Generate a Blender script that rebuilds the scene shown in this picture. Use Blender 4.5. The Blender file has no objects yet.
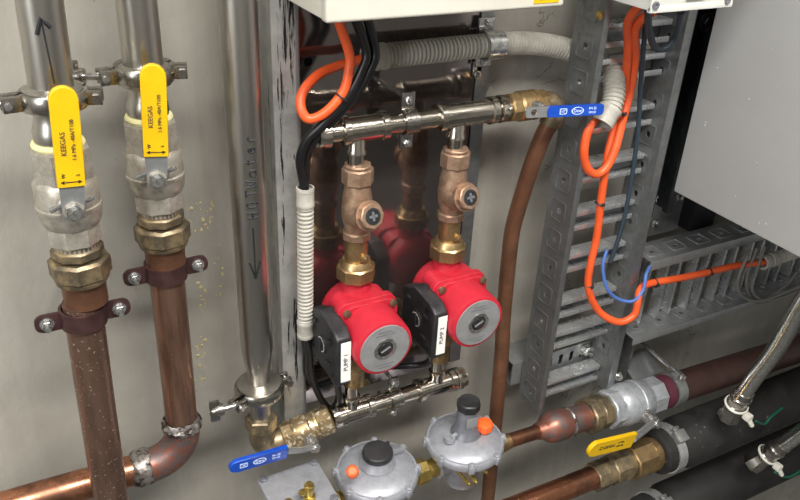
import bpy, bmesh, math, random
from mathutils import Vector as V, Matrix
random.seed(4)
scn = bpy.context.scene
COL = scn.collection
PI = math.pi

# ------------------------------------------------------------------ camera
F = 776.0; H = 0.80; ZC = 1.75
_v1 = V((330-400, 1650-250, F)); _v2 = V((2000-400, -100-250, F))
Dn = _v1.normalized()
Rt = (_v2 - Dn*_v2.dot(Dn)).normalized()
Nn = Rt.cross(Dn)
if Nn.z < 0: Nn = -Nn
cr = V((Rt.x, Nn.x, -Dn.x)); cd = V((Rt.y, Nn.y, -Dn.y)); cf = V((Rt.z, Nn.z, -Dn.z))
cam_d = bpy.data.cameras.new('camera'); cam = bpy.data.objects.new('camera', cam_d); COL.objects.link(cam)
M3 = Matrix((cr, -cd, -cf)).transposed()
cam.matrix_world = Matrix.Translation((0, -H, ZC)) @ M3.to_4x4()
cam_d.sensor_width = 36; cam_d.lens = F/800*36; cam_d.clip_start = 0.02
scn.camera = cam
scn.view_settings.view_transform = 'Standard'; scn.view_settings.look = 'None'
scn.view_settings.gamma = 1; scn.view_settings.use_curve_mapping = False
scn.view_settings.exposure = 0.0

def ray(u, v):
    d = V(((u-400)/F, (v-250)/F, 1)); return V((d.dot(Rt), d.dot(Nn), -d.dot(Dn)))
def at(u, v, off):
    w = ray(u, v); t = (H-off)/w.y
    return V((w.x*t, -off, w.z*t+ZC))
def at_x(u, v, x):
    w = ray(u, v); t = x/w.x
    return V((x, -H+w.y*t, w.z*t+ZC))
def zat(u, v, off): return at(u, v, off).z

X = V((1,0,0)); Y = V((0,1,0)); Z = V((0,0,1)); OUT = V((0,-1,0))

# ------------------------------------------------------------------ materials
def L(c):  # sRGB 0-255 -> linear
    return tuple(((x/255)/12.92 if x/255 <= .04045 else ((x/255+.055)/1.055)**2.4) for x in c) + (1,)
def mat(name, col, rough=.5, metal=0., col2=None, nscale=20, lo=.45, hi=.6, rough2=None, bump=0, bscale=150,
        specks=None, stretch=None, coat=0, spec=None, alpha=None):
    m = bpy.data.materials.new(name); m.use_nodes = True
    nt = m.node_tree; b = nt.nodes['Principled BSDF']
    N = nt.nodes.new; K = nt.links.new
    b.inputs['Base Color'].default_value = L(col); b.inputs['Roughness'].default_value = rough
    b.inputs['Metallic'].default_value = metal
    if coat: b.inputs['Coat Weight'].default_value = coat
    if spec is not None: b.inputs['Specular IOR Level'].default_value = spec
    tc = N('ShaderNodeTexCoord'); src = tc.outputs['Object']
    if stretch:
        mp = N('ShaderNodeMapping'); mp.inputs['Scale'].default_value = stretch; K(src, mp.inputs['Vector']); src = mp.outputs['Vector']
    out = None
    if col2:
        no = N('ShaderNodeTexNoise'); no.inputs['Scale'].default_value = nscale; no.inputs['Detail'].default_value = 5; no.inputs['Roughness'].default_value = .65
        K(src, no.inputs['Vector'])
        r = N('ShaderNodeValToRGB'); r.color_ramp.elements[0].position = lo; r.color_ramp.elements[1].position = hi
        r.color_ramp.elements[0].color = L(col); r.color_ramp.elements[1].color = L(col2)
        K(no.outputs['Fac'], r.inputs['Fac']); out = r.outputs['Color']
        if rough2 is not None:
            mr = N('ShaderNodeMapRange'); mr.inputs['From Min'].default_value = lo; mr.inputs['From Max'].default_value = hi
            mr.inputs['To Min'].default_value = rough; mr.inputs['To Max'].default_value = rough2
            K(no.outputs['Fac'], mr.inputs['Value']); K(mr.outputs['Result'], b.inputs['Roughness'])
    if specks:
        sc, th, scol = specks
        n2 = N('ShaderNodeTexNoise'); n2.inputs['Scale'].default_value = sc; n2.inputs['Detail'].default_value = 2
        K(tc.outputs['Object'], n2.inputs['Vector'])
        r2 = N('ShaderNodeValToRGB'); r2.color_ramp.elements[0].position = th; r2.color_ramp.elements[1].position = th+.03
        r2.color_ramp.elements[0].color = (0,0,0,1); r2.color_ramp.elements[1].color = (1,1,1,1)
        K(n2.outputs['Fac'], r2.inputs['Fac'])
        mx = N('ShaderNodeMix'); mx.data_type = 'RGBA'
        K(r2.outputs['Color'], mx.inputs['Factor'])
        if out: K(out, mx.inputs[6])
        else: mx.inputs[6].default_value = L(col)
        mx.inputs[7].default_value = L(scol); out = mx.outputs[2]
    if out: K(out, b.inputs['Base Color'])
    if bump:
        nb = N('ShaderNodeTexNoise'); nb.inputs['Scale'].default_value = bscale; nb.inputs['Detail'].default_value = 4
        K(src, nb.inputs['Vector'])
        bp = N('ShaderNodeBump'); bp.inputs['Strength'].default_value = bump; bp.inputs['Distance'].default_value = .001
        K(nb.outputs['Fac'], bp.inputs['Height']); K(bp.outputs['Normal'], b.inputs['Normal'])
    return m

MT = {}
MT['steel'] = mat('brushed stainless', (196,192,184), .26, 1, (172,169,162), 60, .3, .7, .36, .05, 300, stretch=(1,1,.05))
MT['steel_cast'] = mat('cast stainless', (196,190,177), .40, .7, (160,154,143), 90, .4, .65, .55, .18, 900)
MT['press'] = mat('polished press fitting', (205,198,186), .13, 1, (165,158,146), 70, .4, .7, .3, .06, 200)
MT['clamp'] = mat('clamp stainless', (180,176,168), .22, 1, (135,132,126), 80, .4, .7, .38, .08, 250)
MT['galv'] = mat('galvanised steel', (176,178,178), .36, .75, (160,162,162), 60, .4, .65, .42, .04, 90)
MT['galv_dark'] = mat('dark galvanised steel', (146,148,148), .36, .8, (130,132,132), 60, .4, .65, .42, .04, 90)
MT['zinc_bright'] = mat('bright zinc sheet', (226,228,228), .26, .8, (206,208,208), 60, .4, .65, .34)
MT['zinc'] = mat('zinc bolt', (214,214,210), .25, .9, (160,160,158), 200, .4, .6)
MT['brass'] = mat('brass', (184,156,112), .32, .9, (142,118,84), 60, .42, .62, .48, .08, 300)
MT['brass_old'] = mat('tarnished brass', (116,105,86), .45, .8, (176,156,122), 45, .45, .62, .35, .2, 300)
MT['brass_bright'] = mat('yellow brass', (208,184,110), .28, .9, (176,152,84), 60, .42, .62)
MT['bronze'] = mat('bronze casting', (180,150,126), .42, .7, (146,118,96), 70, .42, .62, .5, .2, 500)
MT['copper'] = mat('tarnished copper', (164,128,108), .28, .85, (108,80,68), 60, .42, .68, .4, .06, 200, specks=(260,.70,(176,150,130)), stretch=(1,1,.12))
MT['copper_spotted'] = mat('splashed copper', (150,120,104), .30, .85, (112,88,76), 40, .42, .66, .42, .06, 200, specks=(300,.665,(222,206,184)), stretch=(1,1,.2))
MT['copper_bright'] = mat('bright copper', (188,130,100), .26, .95, (124,88,70), 22, .46, .6, .4, .05, 200)
MT['copper_red'] = mat('flame stained copper', (160,106,90), .40, .8, (120,106,104), 55, .44, .56, .55, .1, 300)
MT['copper_brown'] = mat('brown copper tube', (134,94,70), .38, .6, (106,74,56), 18, .4, .65, .5, .05, 200)
MT['solder'] = mat('solder', (168,162,156), .36, .8, (66,56,50), 90, .44, .58, .6, .7, 300)
MT['clip_brown'] = mat('plum brown clip', (72,48,47), .42, .3, (58,38,37), 60, .4, .6)
MT['red'] = mat('red cast enamel', (184,38,54), .40, 0, (172,33,48), 40, .4, .6, .5, .12, 700, spec=.4)
MT['black'] = mat('black plastic', (30,30,32), .42, 0, (42,42,44), 60, .4, .6, .5, .05, 400)
MT['rubber'] = mat('black insulation', (27,26,25), .6, 0, (37,35,34), 30, .4, .65, .75, .2, 300)
MT['rubber_spot'] = mat('scuffed black insulation', (27,26,25), .58, 0, (38,36,34), 30, .4, .65, .75, .2, 300, specks=(120,.70,(96,92,86)))
MT['yellow'] = mat('yellow vinyl', (218,176,14), .38, 0, (212,168,10), 30, .4, .6, spec=.5)
MT['blue'] = mat('blue vinyl', (20,74,176), .32, 0, (16,64,160), 30, .4, .6)
MT['orange'] = mat('orange cable', (226,92,44), .42, 0, (216,82,36), 30, .4, .6)
MT['orange_cap'] = mat('orange plastic', (248,98,38), .4)
MT['cable'] = mat('black cable', (22,22,24), .35)
MT['greycable'] = mat('grey cable', (112,110,106), .4)
MT['bluecable'] = mat('blue cable', (70,104,168), .4)
MT['darkblue'] = mat('dark blue cable', (44,56,66), .45)
MT['conduit'] = mat('grey corrugated conduit', (176,172,162), .48, 0, (160,156,146), 40, .4, .6)
MT['white'] = mat('white sticker', (232,232,226), .45)
MT['ink'] = mat('black ink', (24,24,28), .6)
MT['faded_ink'] = mat('faded print', (78,66,50), .6)
MT['white_ink'] = mat('white print', (200,214,236), .5)
MT['silver'] = mat('silver nameplate', (142,142,142), .45, .2, (130,130,130), 50, .4, .6)
MT['cream'] = mat('cream painted box', (204,201,188), .4, 0, (198,195,182), 10, .4, .6, spec=.4)
MT['offwhite'] = mat('off white plastic', (202,202,195), .4)
MT['cabinet'] = mat('grey painted steel', (172,172,170), .38, 0, (166,166,164), 6, .35, .65, None, .04, 600, specks=(150,.752,(232,232,228)), spec=.45)
MT['cast'] = mat('cast aluminium', (168,170,176), .42, .45, (150,152,158), 80, .4, .65, .52, .15, 700)
MT['cast_dark'] = mat('cast aluminium neck', (128,130,136), .42, .45, (112,114,120), 80, .4, .65)
MT['plate'] = mat('mirror steel plate', (152,144,140), .08, .92, (138,131,128), 12, .4, .7, .12, .012, 40, specks=(160,.715,(150,146,142)))
MT['sealant'] = mat('pale sealant', (220,214,160), .6)
MT['nylon'] = mat('white nylon', (226,222,210), .4)
MT['crumb'] = mat('dried adhesive', (182,168,122), .7)
MT['green'] = mat('green wire', (16,92,70), .45)
MT['braid'] = mat('steel braid', (222,221,216), .17, 1, (188,187,182), 300, .42, .58, .24, .03, 900)
MT['blackmetal'] = mat('black coated steel', (26,26,28), .35, .4)
MT['darkmetal'] = mat('dark coated strut', (62,65,67), .34, .6, (50,53,55), 40, .4, .6)
MT['steel_silver'] = mat('silver cast steel', (200,203,207), .34, .6, (166,170,174), 60, .42, .62, .5, .15, 900)
MT['brass_spot'] = mat('cement splashed brass', (176,152,112), .36, .8, (140,120,90), 60, .42, .62, .5, .2, 300, specks=(190,.56,(222,212,190)))
MT['hole'] = mat('dark recess', (14,14,14), .8)
MT['brown_pipe'] = mat('brown primed pipe', (74,50,43), .5, 0, (60,41,36), 30, .4, .65)
MT['purple'] = mat('plum primer', (96,46,60), .5, .2)

# streaked channel (torn film)
def streak_mat():
    m = mat('film streaked steel', (186,186,182), .40, .4, (160,160,157), 40, .4, .65)
    nt = m.node_tree; b = nt.nodes['Principled BSDF']; N = nt.nodes.new; K = nt.links.new
    old = b.inputs['Base Color'].links[0].from_socket
    tc = N('ShaderNodeTexCoord'); mp = N('ShaderNodeMapping'); mp.inputs['Scale'].default_value = (130,130,9); K(tc.outputs['Object'], mp.inputs['Vector'])
    no = N('ShaderNodeTexNoise'); no.inputs['Scale'].default_value = 1; no.inputs['Detail'].default_value = 6; no.inputs['Roughness'].default_value = .7; K(mp.outputs['Vector'], no.inputs['Vector'])
    r = N('ShaderNodeValToRGB'); r.color_ramp.elements[0].position = .585; r.color_ramp.elements[1].position = .625; K(no.outputs['Fac'], r.inputs['Fac'])
    mx = N('ShaderNodeMix'); mx.data_type = 'RGBA'; K(r.outputs['Color'], mx.inputs['Factor']); K(old, mx.inputs[6]); mx.inputs[7].default_value = L((34,33,33)); K(mx.outputs[2], b.inputs['Base Color'])
    return m
MT['streak'] = streak_mat()

def wall_mat():
    m = bpy.data.materials.new('cement render wall'); m.use_nodes = True
    nt = m.node_tree; b = nt.nodes['Principled BSDF']; N = nt.nodes.new; K = nt.links.new
    tc = N('ShaderNodeTexCoord'); src = tc.outputs['Object']
    def noise(scale, det=5, mp=None, rough=.6):
        n = N('ShaderNodeTexNoise'); n.inputs['Scale'].default_value = scale; n.inputs['Detail'].default_value = det; n.inputs['Roughness'].default_value = rough
        if mp:
            q = N('ShaderNodeMapping'); q.inputs['Scale'].default_value = mp; K(src, q.inputs['Vector']); K(q.outputs['Vector'], n.inputs['Vector'])
        else: K(src, n.inputs['Vector'])
        return n
    def ramp(sock, p0, c0, p1, c1):
        r = N('ShaderNodeValToRGB'); r.color_ramp.elements[0].position = p0; r.color_ramp.elements[1].position = p1
        r.color_ramp.elements[0].color = c0; r.color_ramp.elements[1].color = c1; K(sock, r.inputs['Fac']); return r.outputs['Color']
    def mix(fac, a, bb):
        x = N('ShaderNodeMix'); x.data_type = 'RGBA'; K(fac, x.inputs['Factor'])
        for s, i in ((a, 6), (bb, 7)):
            if isinstance(s, tuple): x.inputs[i].default_value = s
            else: K(s, x.inputs[i])
        return x.outputs[2]
    W = (1,1,1,1); B = (0,0,0,1)
    base = ramp(noise(5).outputs['Fac'], .35, L((142,138,129)), .68, L((163,159,149)))
    base = mix(ramp(noise(1, 4, (30,30,2.2)).outputs['Fac'], .5, B, .8, (.5,.5,.5,1)), base, L((174,171,163)))
    # cracks
    dn = noise(9); vo = N('ShaderNodeTexVoronoi'); vo.feature = 'DISTANCE_TO_EDGE'; vo.inputs['Scale'].default_value = 17
    ad = N('ShaderNodeVectorMath'); ad.operation = 'MULTIPLY_ADD'; K(dn.outputs['Color'], ad.inputs[0]); ad.inputs[1].default_value = (.12,.12,.12); K(src, ad.inputs[2]); K(ad.outputs['Vector'], vo.inputs['Vector'])
    crack = ramp(vo.outputs['Distance'], .006, W, .013, B)
    msk = ramp(noise(6, 3).outputs['Fac'], .57, B, .61, W)
    mm = N('ShaderNodeMix'); mm.data_type = 'RGBA'; mm.blend_type = 'MULTIPLY'; mm.inputs['Factor'].default_value = 1; K(crack, mm.inputs[6])
    sx = N('ShaderNodeSeparateXYZ'); K(src, sx.inputs[0]); gt = N('ShaderNodeMath'); gt.operation = 'GREATER_THAN'; K(sx.outputs['X'], gt.inputs[0]); gt.inputs[1].default_value = -.12
    m2 = N('ShaderNodeMix'); m2.data_type = 'RGBA'; K(gt.outputs[0], m2.inputs['Factor']); m2.inputs[6].default_value = B; K(msk, m2.inputs[7]); K(m2.outputs[2], mm.inputs[7])
    base = mix(mm.outputs[2], base, L((84,80,74)))
    # splashes of foam / adhesive, dark flecks
    sp = ramp(noise(1, 3, (60,60,34)).outputs['Fac'], .715, B, .74, W); base = mix(sp, base, L((128,120,104)))
    fl = ramp(noise(120, 2).outputs['Fac'], .735, B, .76, W); base = mix(fl, base, L((118,113,104)))
    K(base, b.inputs['Base Color']); b.inputs['Roughness'].default_value = .55; b.inputs['Specular IOR Level'].default_value = .35
    bp = N('ShaderNodeBump'); bp.inputs['Strength'].default_value = .5; bp.inputs['Distance'].default_value = .006
    K(noise(1, 7, (26,26,17)).outputs['Fac'], bp.inputs['Height']); K(bp.outputs['Normal'], b.inputs['Normal'])
    return m
MT['wall'] = wall_mat()
MT['floor'] = mat('concrete floor', (74,74,73), .6, 0, (88,87,85), 4, .35, .65, None, .2, 60)
MT['room'] = mat('painted plaster', (172,171,168), .7)

# ------------------------------------------------------------------ mesh builder
def frame(d, up=None):
    d = d.normalized()
    if up is None: up = Z if abs(d.z) < .95 else Y
    a = up.cross(d)
    if a.length < 1e-5: a = X.cross(d)
    a.normalize(); b = d.cross(a).normalized()
    return a, b, d

def world_origin(o):
    p = V((0,0,0))
    while o: p += o.location; o = o.parent
    return p

class MB:
    def __init__(s): s.bm = bmesh.new(); s.mi = 0
    def quadring(s, r0, r1):
        n = len(r0)
        for i in range(n):
            try: s.bm.faces.new((r0[i], r0[(i+1)%n], r1[(i+1)%n], r1[i]))
            except ValueError: pass
    def cap(s, r, flip=False):
        try: s.bm.faces.new(r[::-1] if flip else r)
        except ValueError: pass
    def lathe(s, o, d, prof, seg=28, capped=True, up=None, rot=0):
        a, b, d = frame(d, up); rings = []
        for t, r in prof:
            c = o + d*t
            rings.append([s.bm.verts.new(c + (a*math.cos(2*PI*i/seg+rot) + b*math.sin(2*PI*i/seg+rot))*max(r, 1e-5)) for i in range(seg)])
        for q0, q1 in zip(rings, rings[1:]): s.quadring(q0, q1)
        if capped: s.cap(rings[0], True); s.cap(rings[-1])
        return s
    def cyl(s, p0, p1, r0, r1=None, seg=28, bev=0):
        d = p1-p0; l = d.length; r1 = r0 if r1 is None else r1
        if bev: prof = [(0, r0-bev), (bev, r0), (l-bev, r1), (l, r1-bev)]
        else: prof = [(0, r0), (l, r1)]
        return s.lathe(p0, d, prof, seg)
    def hex(s, o, d, t0, t1, r, n=6, ch=.12, rot=0, up=None):
        c = r*ch; k = min(c, (t1-t0)*.3)
        return s.lathe(o, d, [(t0, r-c), (t0+k, r), (t1-k, r), (t1, r-c)], n, True, up, rot)
    def box(s, c, sx, sy, sz, ax=None, bev=0, seg=2):
        ax = ax or (X, Y, Z); bm = bmesh.new()
        bmesh.ops.create_cube(bm, size=1)
        for v in bm.verts: v.co = V((v.co.x*sx, v.co.y*sy, v.co.z*sz))
        if bev: bmesh.ops.bevel(bm, geom=bm.edges[:], offset=bev, segments=seg, affect='EDGES', profile=.6)
        mp = {v: s.bm.verts.new(c + ax[0]*v.co.x + ax[1]*v.co.y + ax[2]*v.co.z) for v in bm.verts}
        for f in bm.faces: s.bm.faces.new([mp[v] for v in f.verts])
        bm.free(); return s
    def tube(s, pts, r, seg=14, capped=True, radii=None):
        rings = []; n = len(pts); prev = None
        for i, p in enumerate(pts):
            t = (pts[min(i+1, n-1)] - pts[max(i-1, 0)]).normalized()
            if prev is None: a, b, _ = frame(t)
            else:
                a = prev - t*prev.dot(t); a.normalize(); b = t.cross(a)
            prev = a; rr = radii[i] if radii else r
            rings.append([s.bm.verts.new(p + (a*math.cos(2*PI*k/seg) + b*math.sin(2*PI*k/seg))*rr) for k in range(seg)])
        for q0, q1 in zip(rings, rings[1:]): s.quadring(q0, q1)
        if capped: s.cap(rings[0], True); s.cap(rings[-1])
        return s
    def torus(s, c, d, R, r, seg=32, seg2=10, a0=0, a1=2*PI):
        a, b, d = frame(d)
        n = seg; full = abs(a1-a0-2*PI) < 1e-4
        rings = []
        for i in range(n if full else n+1):
            t = a0+(a1-a0)*i/n; e = a*math.cos(t)+b*math.sin(t)
            rings.append([s.bm.verts.new(c+e*(R+r*math.cos(2*PI*k/seg2))+d*r*math.sin(2*PI*k/seg2)) for k in range(seg2)])
        for q0, q1 in zip(rings, rings[1:] + ([rings[0]] if full else [])): s.quadring(q0, q1)
        if not full: s.cap(rings[0], True); s.cap(rings[-1])
        return s
    def poly(s, outline, holes, th, o, ax, ay):
        """extruded 2d outline with holes, thickness along ax x ay"""
        cu = bpy.data.curves.new('tmp', 'CURVE'); cu.dimensions = '2D'; cu.fill_mode = 'BOTH'; cu.extrude = th/2
        for lp in [outline]+holes:
            sp = cu.splines.new('POLY'); sp.points.add(len(lp)-1); sp.use_cyclic_u = True
            for q, (x, y) in zip(sp.points, lp): q.co = (x, y, 0, 1)
        ob = bpy.data.objects.new('tmp', cu); me = bpy.data.meshes.new_from_object(ob)
        az = ax.cross(ay).normalized()
        vs = [s.bm.verts.new(o + ax*v.co.x + ay*v.co.y + az*v.co.z) for v in me.vertices]
        for p in me.polygons:
            try: s.bm.faces.new([vs[i] for i in p.vertices])
            except ValueError: pass
        bpy.data.objects.remove(ob); bpy.data.curves.remove(cu); bpy.data.meshes.remove(me)
        return s
    def build(s, name, m, parent=None, angle=38, origin=None, kind=None):
        bmesh.ops.remove_doubles(s.bm, verts=s.bm.verts[:], dist=1e-6)
        bmesh.ops.recalc_face_normals(s.bm, faces=s.bm.faces[:])
        og = world_origin(parent) if parent else (origin if origin is not None else V((0,0,0)))
        bmesh.ops.translate(s.bm, verts=s.bm.verts[:], vec=-og)
        me = bpy.data.meshes.new(name); s.bm.to_mesh(me); s.bm.free()
        for p in me.polygons: p.use_smooth = True
        me.set_sharp_from_angle(angle=math.radians(angle))
        me.materials.append(MT[m])
        o = bpy.data.objects.new(name, me); COL.objects.link(o)
        if parent: o.parent = parent
        else: o.location = og
        if kind: o['kind'] = kind
        return o

def jitter(b, amp):
    from mathutils import noise
    for v in b.bm.verts: v.co += V((noise.noise(v.co*260), noise.noise(v.co*260+V((7,0,0))), noise.noise(v.co*260+V((0,9,0)))))*amp*2
def tag(o, label, cat, group=None, kind=None):
    o['label'] = label; o['category'] = cat
    if group: o['group'] = group
    if kind: o['kind'] = kind
    return o
def thing(name, loc, label, cat, group=None):
    o = bpy.data.objects.new(name, None); COL.objects.link(o); o.location = loc; o.empty_display_size = .03
    return tag(o, label, cat, group)
def copy_tree(o, parent=None):
    c = o.copy(); COL.objects.link(c)
    if parent: c.parent = parent
    for ch in list(o.children): copy_tree(ch, c)
    return c
def dup(o, delta, label, group=None):
    c = copy_tree(o); c.location = o.location + delta; c['label'] = label
    if group: c['group'] = group
    return c
def rrect(w, h, r=0, n=4, cx=0, cy=0):
    if not r: return [(cx-w/2, cy-h/2), (cx+w/2, cy-h/2), (cx+w/2, cy+h/2), (cx-w/2, cy+h/2)]
    pts = []
    for sx, sy, a in ((1,1,0), (-1,1,PI/2), (-1,-1,PI), (1,-1,1.5*PI)):
        for i in range(n+1):
            t = a+PI/2*i/n; pts.append((cx+sx*(w/2-r)+r*math.cos(t), cy+sy*(h/2-r)+r*math.sin(t)))
    return pts
def circ(r, n=16, cx=0, cy=0): return [(cx+r*math.cos(2*PI*i/n), cy+r*math.sin(2*PI*i/n)) for i in range(n)]
def smooth(pts, per=8):
    out = []; n = len(pts)
    for i in range(n-1):
        p0 = pts[max(i-1,0)]; p1 = pts[i]; p2 = pts[i+1]; p3 = pts[min(i+2,n-1)]
        for k in range(per):
            t = k/per
            out.append(.5*((2*p1)+(p2-p0)*t+(2*p0-5*p1+4*p2-p3)*t*t+(3*p1-p0-3*p2+p3)*t**3))
    out.append(pts[-1]); return out
def resample(pts, step):
    out = [pts[0]]; acc = 0
    for a, b in zip(pts, pts[1:]):
        l = (b-a).length; pos = 0
        while acc+(l-pos) >= step:
            pos += step-acc; acc = 0; out.append(a.lerp(b, pos/l))
        acc += l-pos
    return out
def corrugated(m, pts, r, depth=.0020, pitch=.0052, seg=16):
    ps = resample(pts, pitch/4); rad = [(r, r, r-depth, r-depth)[i % 4] for i in range(len(ps))]
    return m.tube(ps, r, seg, True, rad)
def text(body, size, o, ax, ay, parent, m='ink', name='lettering', th=.0002, align='CENTER', sx=1.0):
    cu = bpy.data.curves.new('tmp', 'FONT'); cu.body = body; cu.size = size; cu.extrude = th; cu.align_x = align; cu.align_y = 'CENTER'
    cu.resolution_u = 3
    ob = bpy.data.objects.new('tmp', cu); COL.objects.link(ob)
    me = bpy.data.meshes.new_from_object(ob); az = ax.cross(ay).normalized()
    mb = MB(); vs = [mb.bm.verts.new(o+ax*(v.co.x*sx)+ay*v.co.y+az*v.co.z) for v in me.vertices]
    for p in me.polygons:
        try: mb.bm.faces.new([vs[i] for i in p.vertices])
        except ValueError: pass
    bpy.data.objects.remove(ob); bpy.data.curves.remove(cu); bpy.data.meshes.remove(me)
    return mb.build(name, m, parent)
def bolt(m, p, d, r=.005, h=.004, stud=.006):
    m.hex(p, d, 0, h, r, 6); m.lathe(p, d, [(h*.9, r*.5), (h+stud, r*.5)], 10); return m

def pipe(name, pts, r, m, label, cat='pipe', seg=28):
    mb = MB(); mb.tube(pts, r, seg)
    return tag(mb.build(name, m, origin=pts[0].copy()), label, cat)

# ------------------------------------------------------------------ room
def struct(name, c, sx, sy, sz, m):
    b = MB(); b.box(V(c), sx, sy, sz); return b.build(name, m, origin=V(c), kind='structure')
struct('wall_back', (.5, .05, 1.4), 5, .1, 2.8, 'wall')
struct('floor', (.5, -2, -.05), 5, 4.2, .1, 'floor')
struct('ceiling', (.5, -2, 2.85), 5, 4.2, .1, 'room')
struct('wall_left', (-2.05, -2, 1.4), .1, 4, 2.8, 'room')
struct('wall_right', (3.05, -2, 1.4), .1, 4, 2.8, 'room')
struct('wall_front', (.5, -4.05, 1.4), 5, .1, 2.8, 'room')

# ------------------------------------------------------------------ left gas risers (two alike)
XA, OA = .0448, .10
XB, OB = .1312, .06
DAB = V((XB-XA, OA-OB, 0))
def P_A(z, dx=0, do=0): return V((XA+dx, -(OA+do), z))
def riser_tube(x0, x1, off, label):
    p0 = V((x0, -off, 1.5365)); p1 = V((x1, -off, 2.05)); d = (p1-p0).normalized(); b = MB()
    l = (p1-p0).length
    b.lathe(p0, d, [(0, .0245), (.0025, .0245), (.005, .0183), (l, .0183)], 40)
    return tag(b.build('stainless_pipe', 'steel', origin=p0), label, 'pipe')
tA = riser_tube(.0475, .063, OA, 'left stainless riser pipe marked with a black upward arrow')
riser_tube(.1318, .1335, OB, 'plain stainless riser pipe above the second yellow lever valve')
# marker arrow on riser A
def on_cyl(cx, off, r, z, ang):  # ang 0 faces out of the wall, positive to the right
    return V((cx+r*math.sin(ang), -off-r*math.cos(ang), z))
def stroke(b, pts, r=.0007):
    b.tube(pts, r, 6)
b = MB()
def ax_(z): return .0475+(z-1.5365)*(.063-.0475)/.5135
stroke(b, [on_cyl(ax_(z), OA, .0184, z, a) for z, a in ((1.548,.05),(1.56,.02),(1.58,-.05),(1.6,-.11))], .0007)
stroke(b, [on_cyl(ax_(z), OA, .0184, z, a) for z, a in ((1.588,-.36),(1.593,-.27),(1.601,-.12),(1.597,.05),(1.593,.22))], .0019)
b.build('arrow_mark', 'ink', tA)

def tri_clamp(c, ear, ro, label, zh=.012, ri=None, ear2=None):
    t = thing('tri_clamp', c.copy(), label, 'clamp', None)
    b = MB(); ri = ri or ro*.80
    for s0, s1 in ((.10, PI-.10), (PI+.10, 2*PI-.10)):
        rings = []; n = 22; base = math.atan2(ear.y, ear.x)
        prof = [(ri, -zh*.5), (ro*.95, -zh*.62), (ro, -zh*.4), (ro, zh*.4), (ro*.95, zh*.62), (ri, zh*.5)]
        for i in range(n+1):
            a = base+s0+(s1-s0)*i/n
            rings.append([b.bm.verts.new(c+V((math.cos(a)*r, math.sin(a)*r, z))) for r, z in prof])
        for q0, q1 in zip(rings, rings[1:]): b.quadring(q0, q1)
        b.cap(rings[0], True); b.cap(rings[-1])
    b.build('clamp_ring', 'clamp', t)
    e = ear.normalized(); s = Z.cross(e)
    b = MB()   # hinge and bolt lugs
    for k in (-1, 1):
        b.box(c+e*(ro+.006)+s*k*.0055, .016, .005, zh*1.15, (e, s, Z), .0015)
    b.build('lug', 'clamp', t)
    b = MB()
    b.cyl(c+e*(ro+.010)-s*.012-Z*0, c+e*(ro+.010)+s*.012, .003, seg=14)
    b.cyl(c+e*(ro+.010), c+e*(ro+.010)+(e*.75-s*.45+Z*-.0)*.034, .0033, seg=14)
    b.build('swing_bolt', 'zinc', t)
    b = MB(); q = c+e*(ro+.010)+(e*.75-s*.45)*.018; dd = (e*.75-s*.45).normalized(); w = dd.cross(Z).normalized()
    b.lathe(q, dd, [(0, .0075), (.004, .008), (.011, .0058), (.013, .0045)], 16)
    b.box(q+dd*.010+Z*.008, .012, .0035, .014, (dd, w, Z), .0015); b.box(q+dd*.010-Z*.008, .012, .0035, .014, (dd, w, Z), .0015)
    b.build('wing_nut', 'clamp', t)
    e2 = ear2.normalized() if ear2 else -e; s2 = Z.cross(e2)
    b = MB()
    for k in (-1, 1): b.box(c+e2*(ro+.004)+s2*k*.0055, .013, .0045, zh*1.05, (e2, s2, Z), .0012)
    b.cyl(c+e2*(ro+.006)-s2*.011, c+e2*(ro+.006)+s2*.011, .0028, seg=12)
    b.lathe(c+e2*(ro+.006)-s2*.008, -s2, [(0, .0048), (.005, .0048)], 6)
    b.build('hinge', 'clamp', t)
    return t
cl = tri_clamp(P_A(1.531, .0035), V((-1, -.12, .0)), .0285, 'stainless clamp ring around the left riser under the arrow', ear2=V((1,-.25,0)))
dup(cl, DAB+V((-.003,0,.003)), 'stainless clamp ring around the plain second riser')

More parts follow.
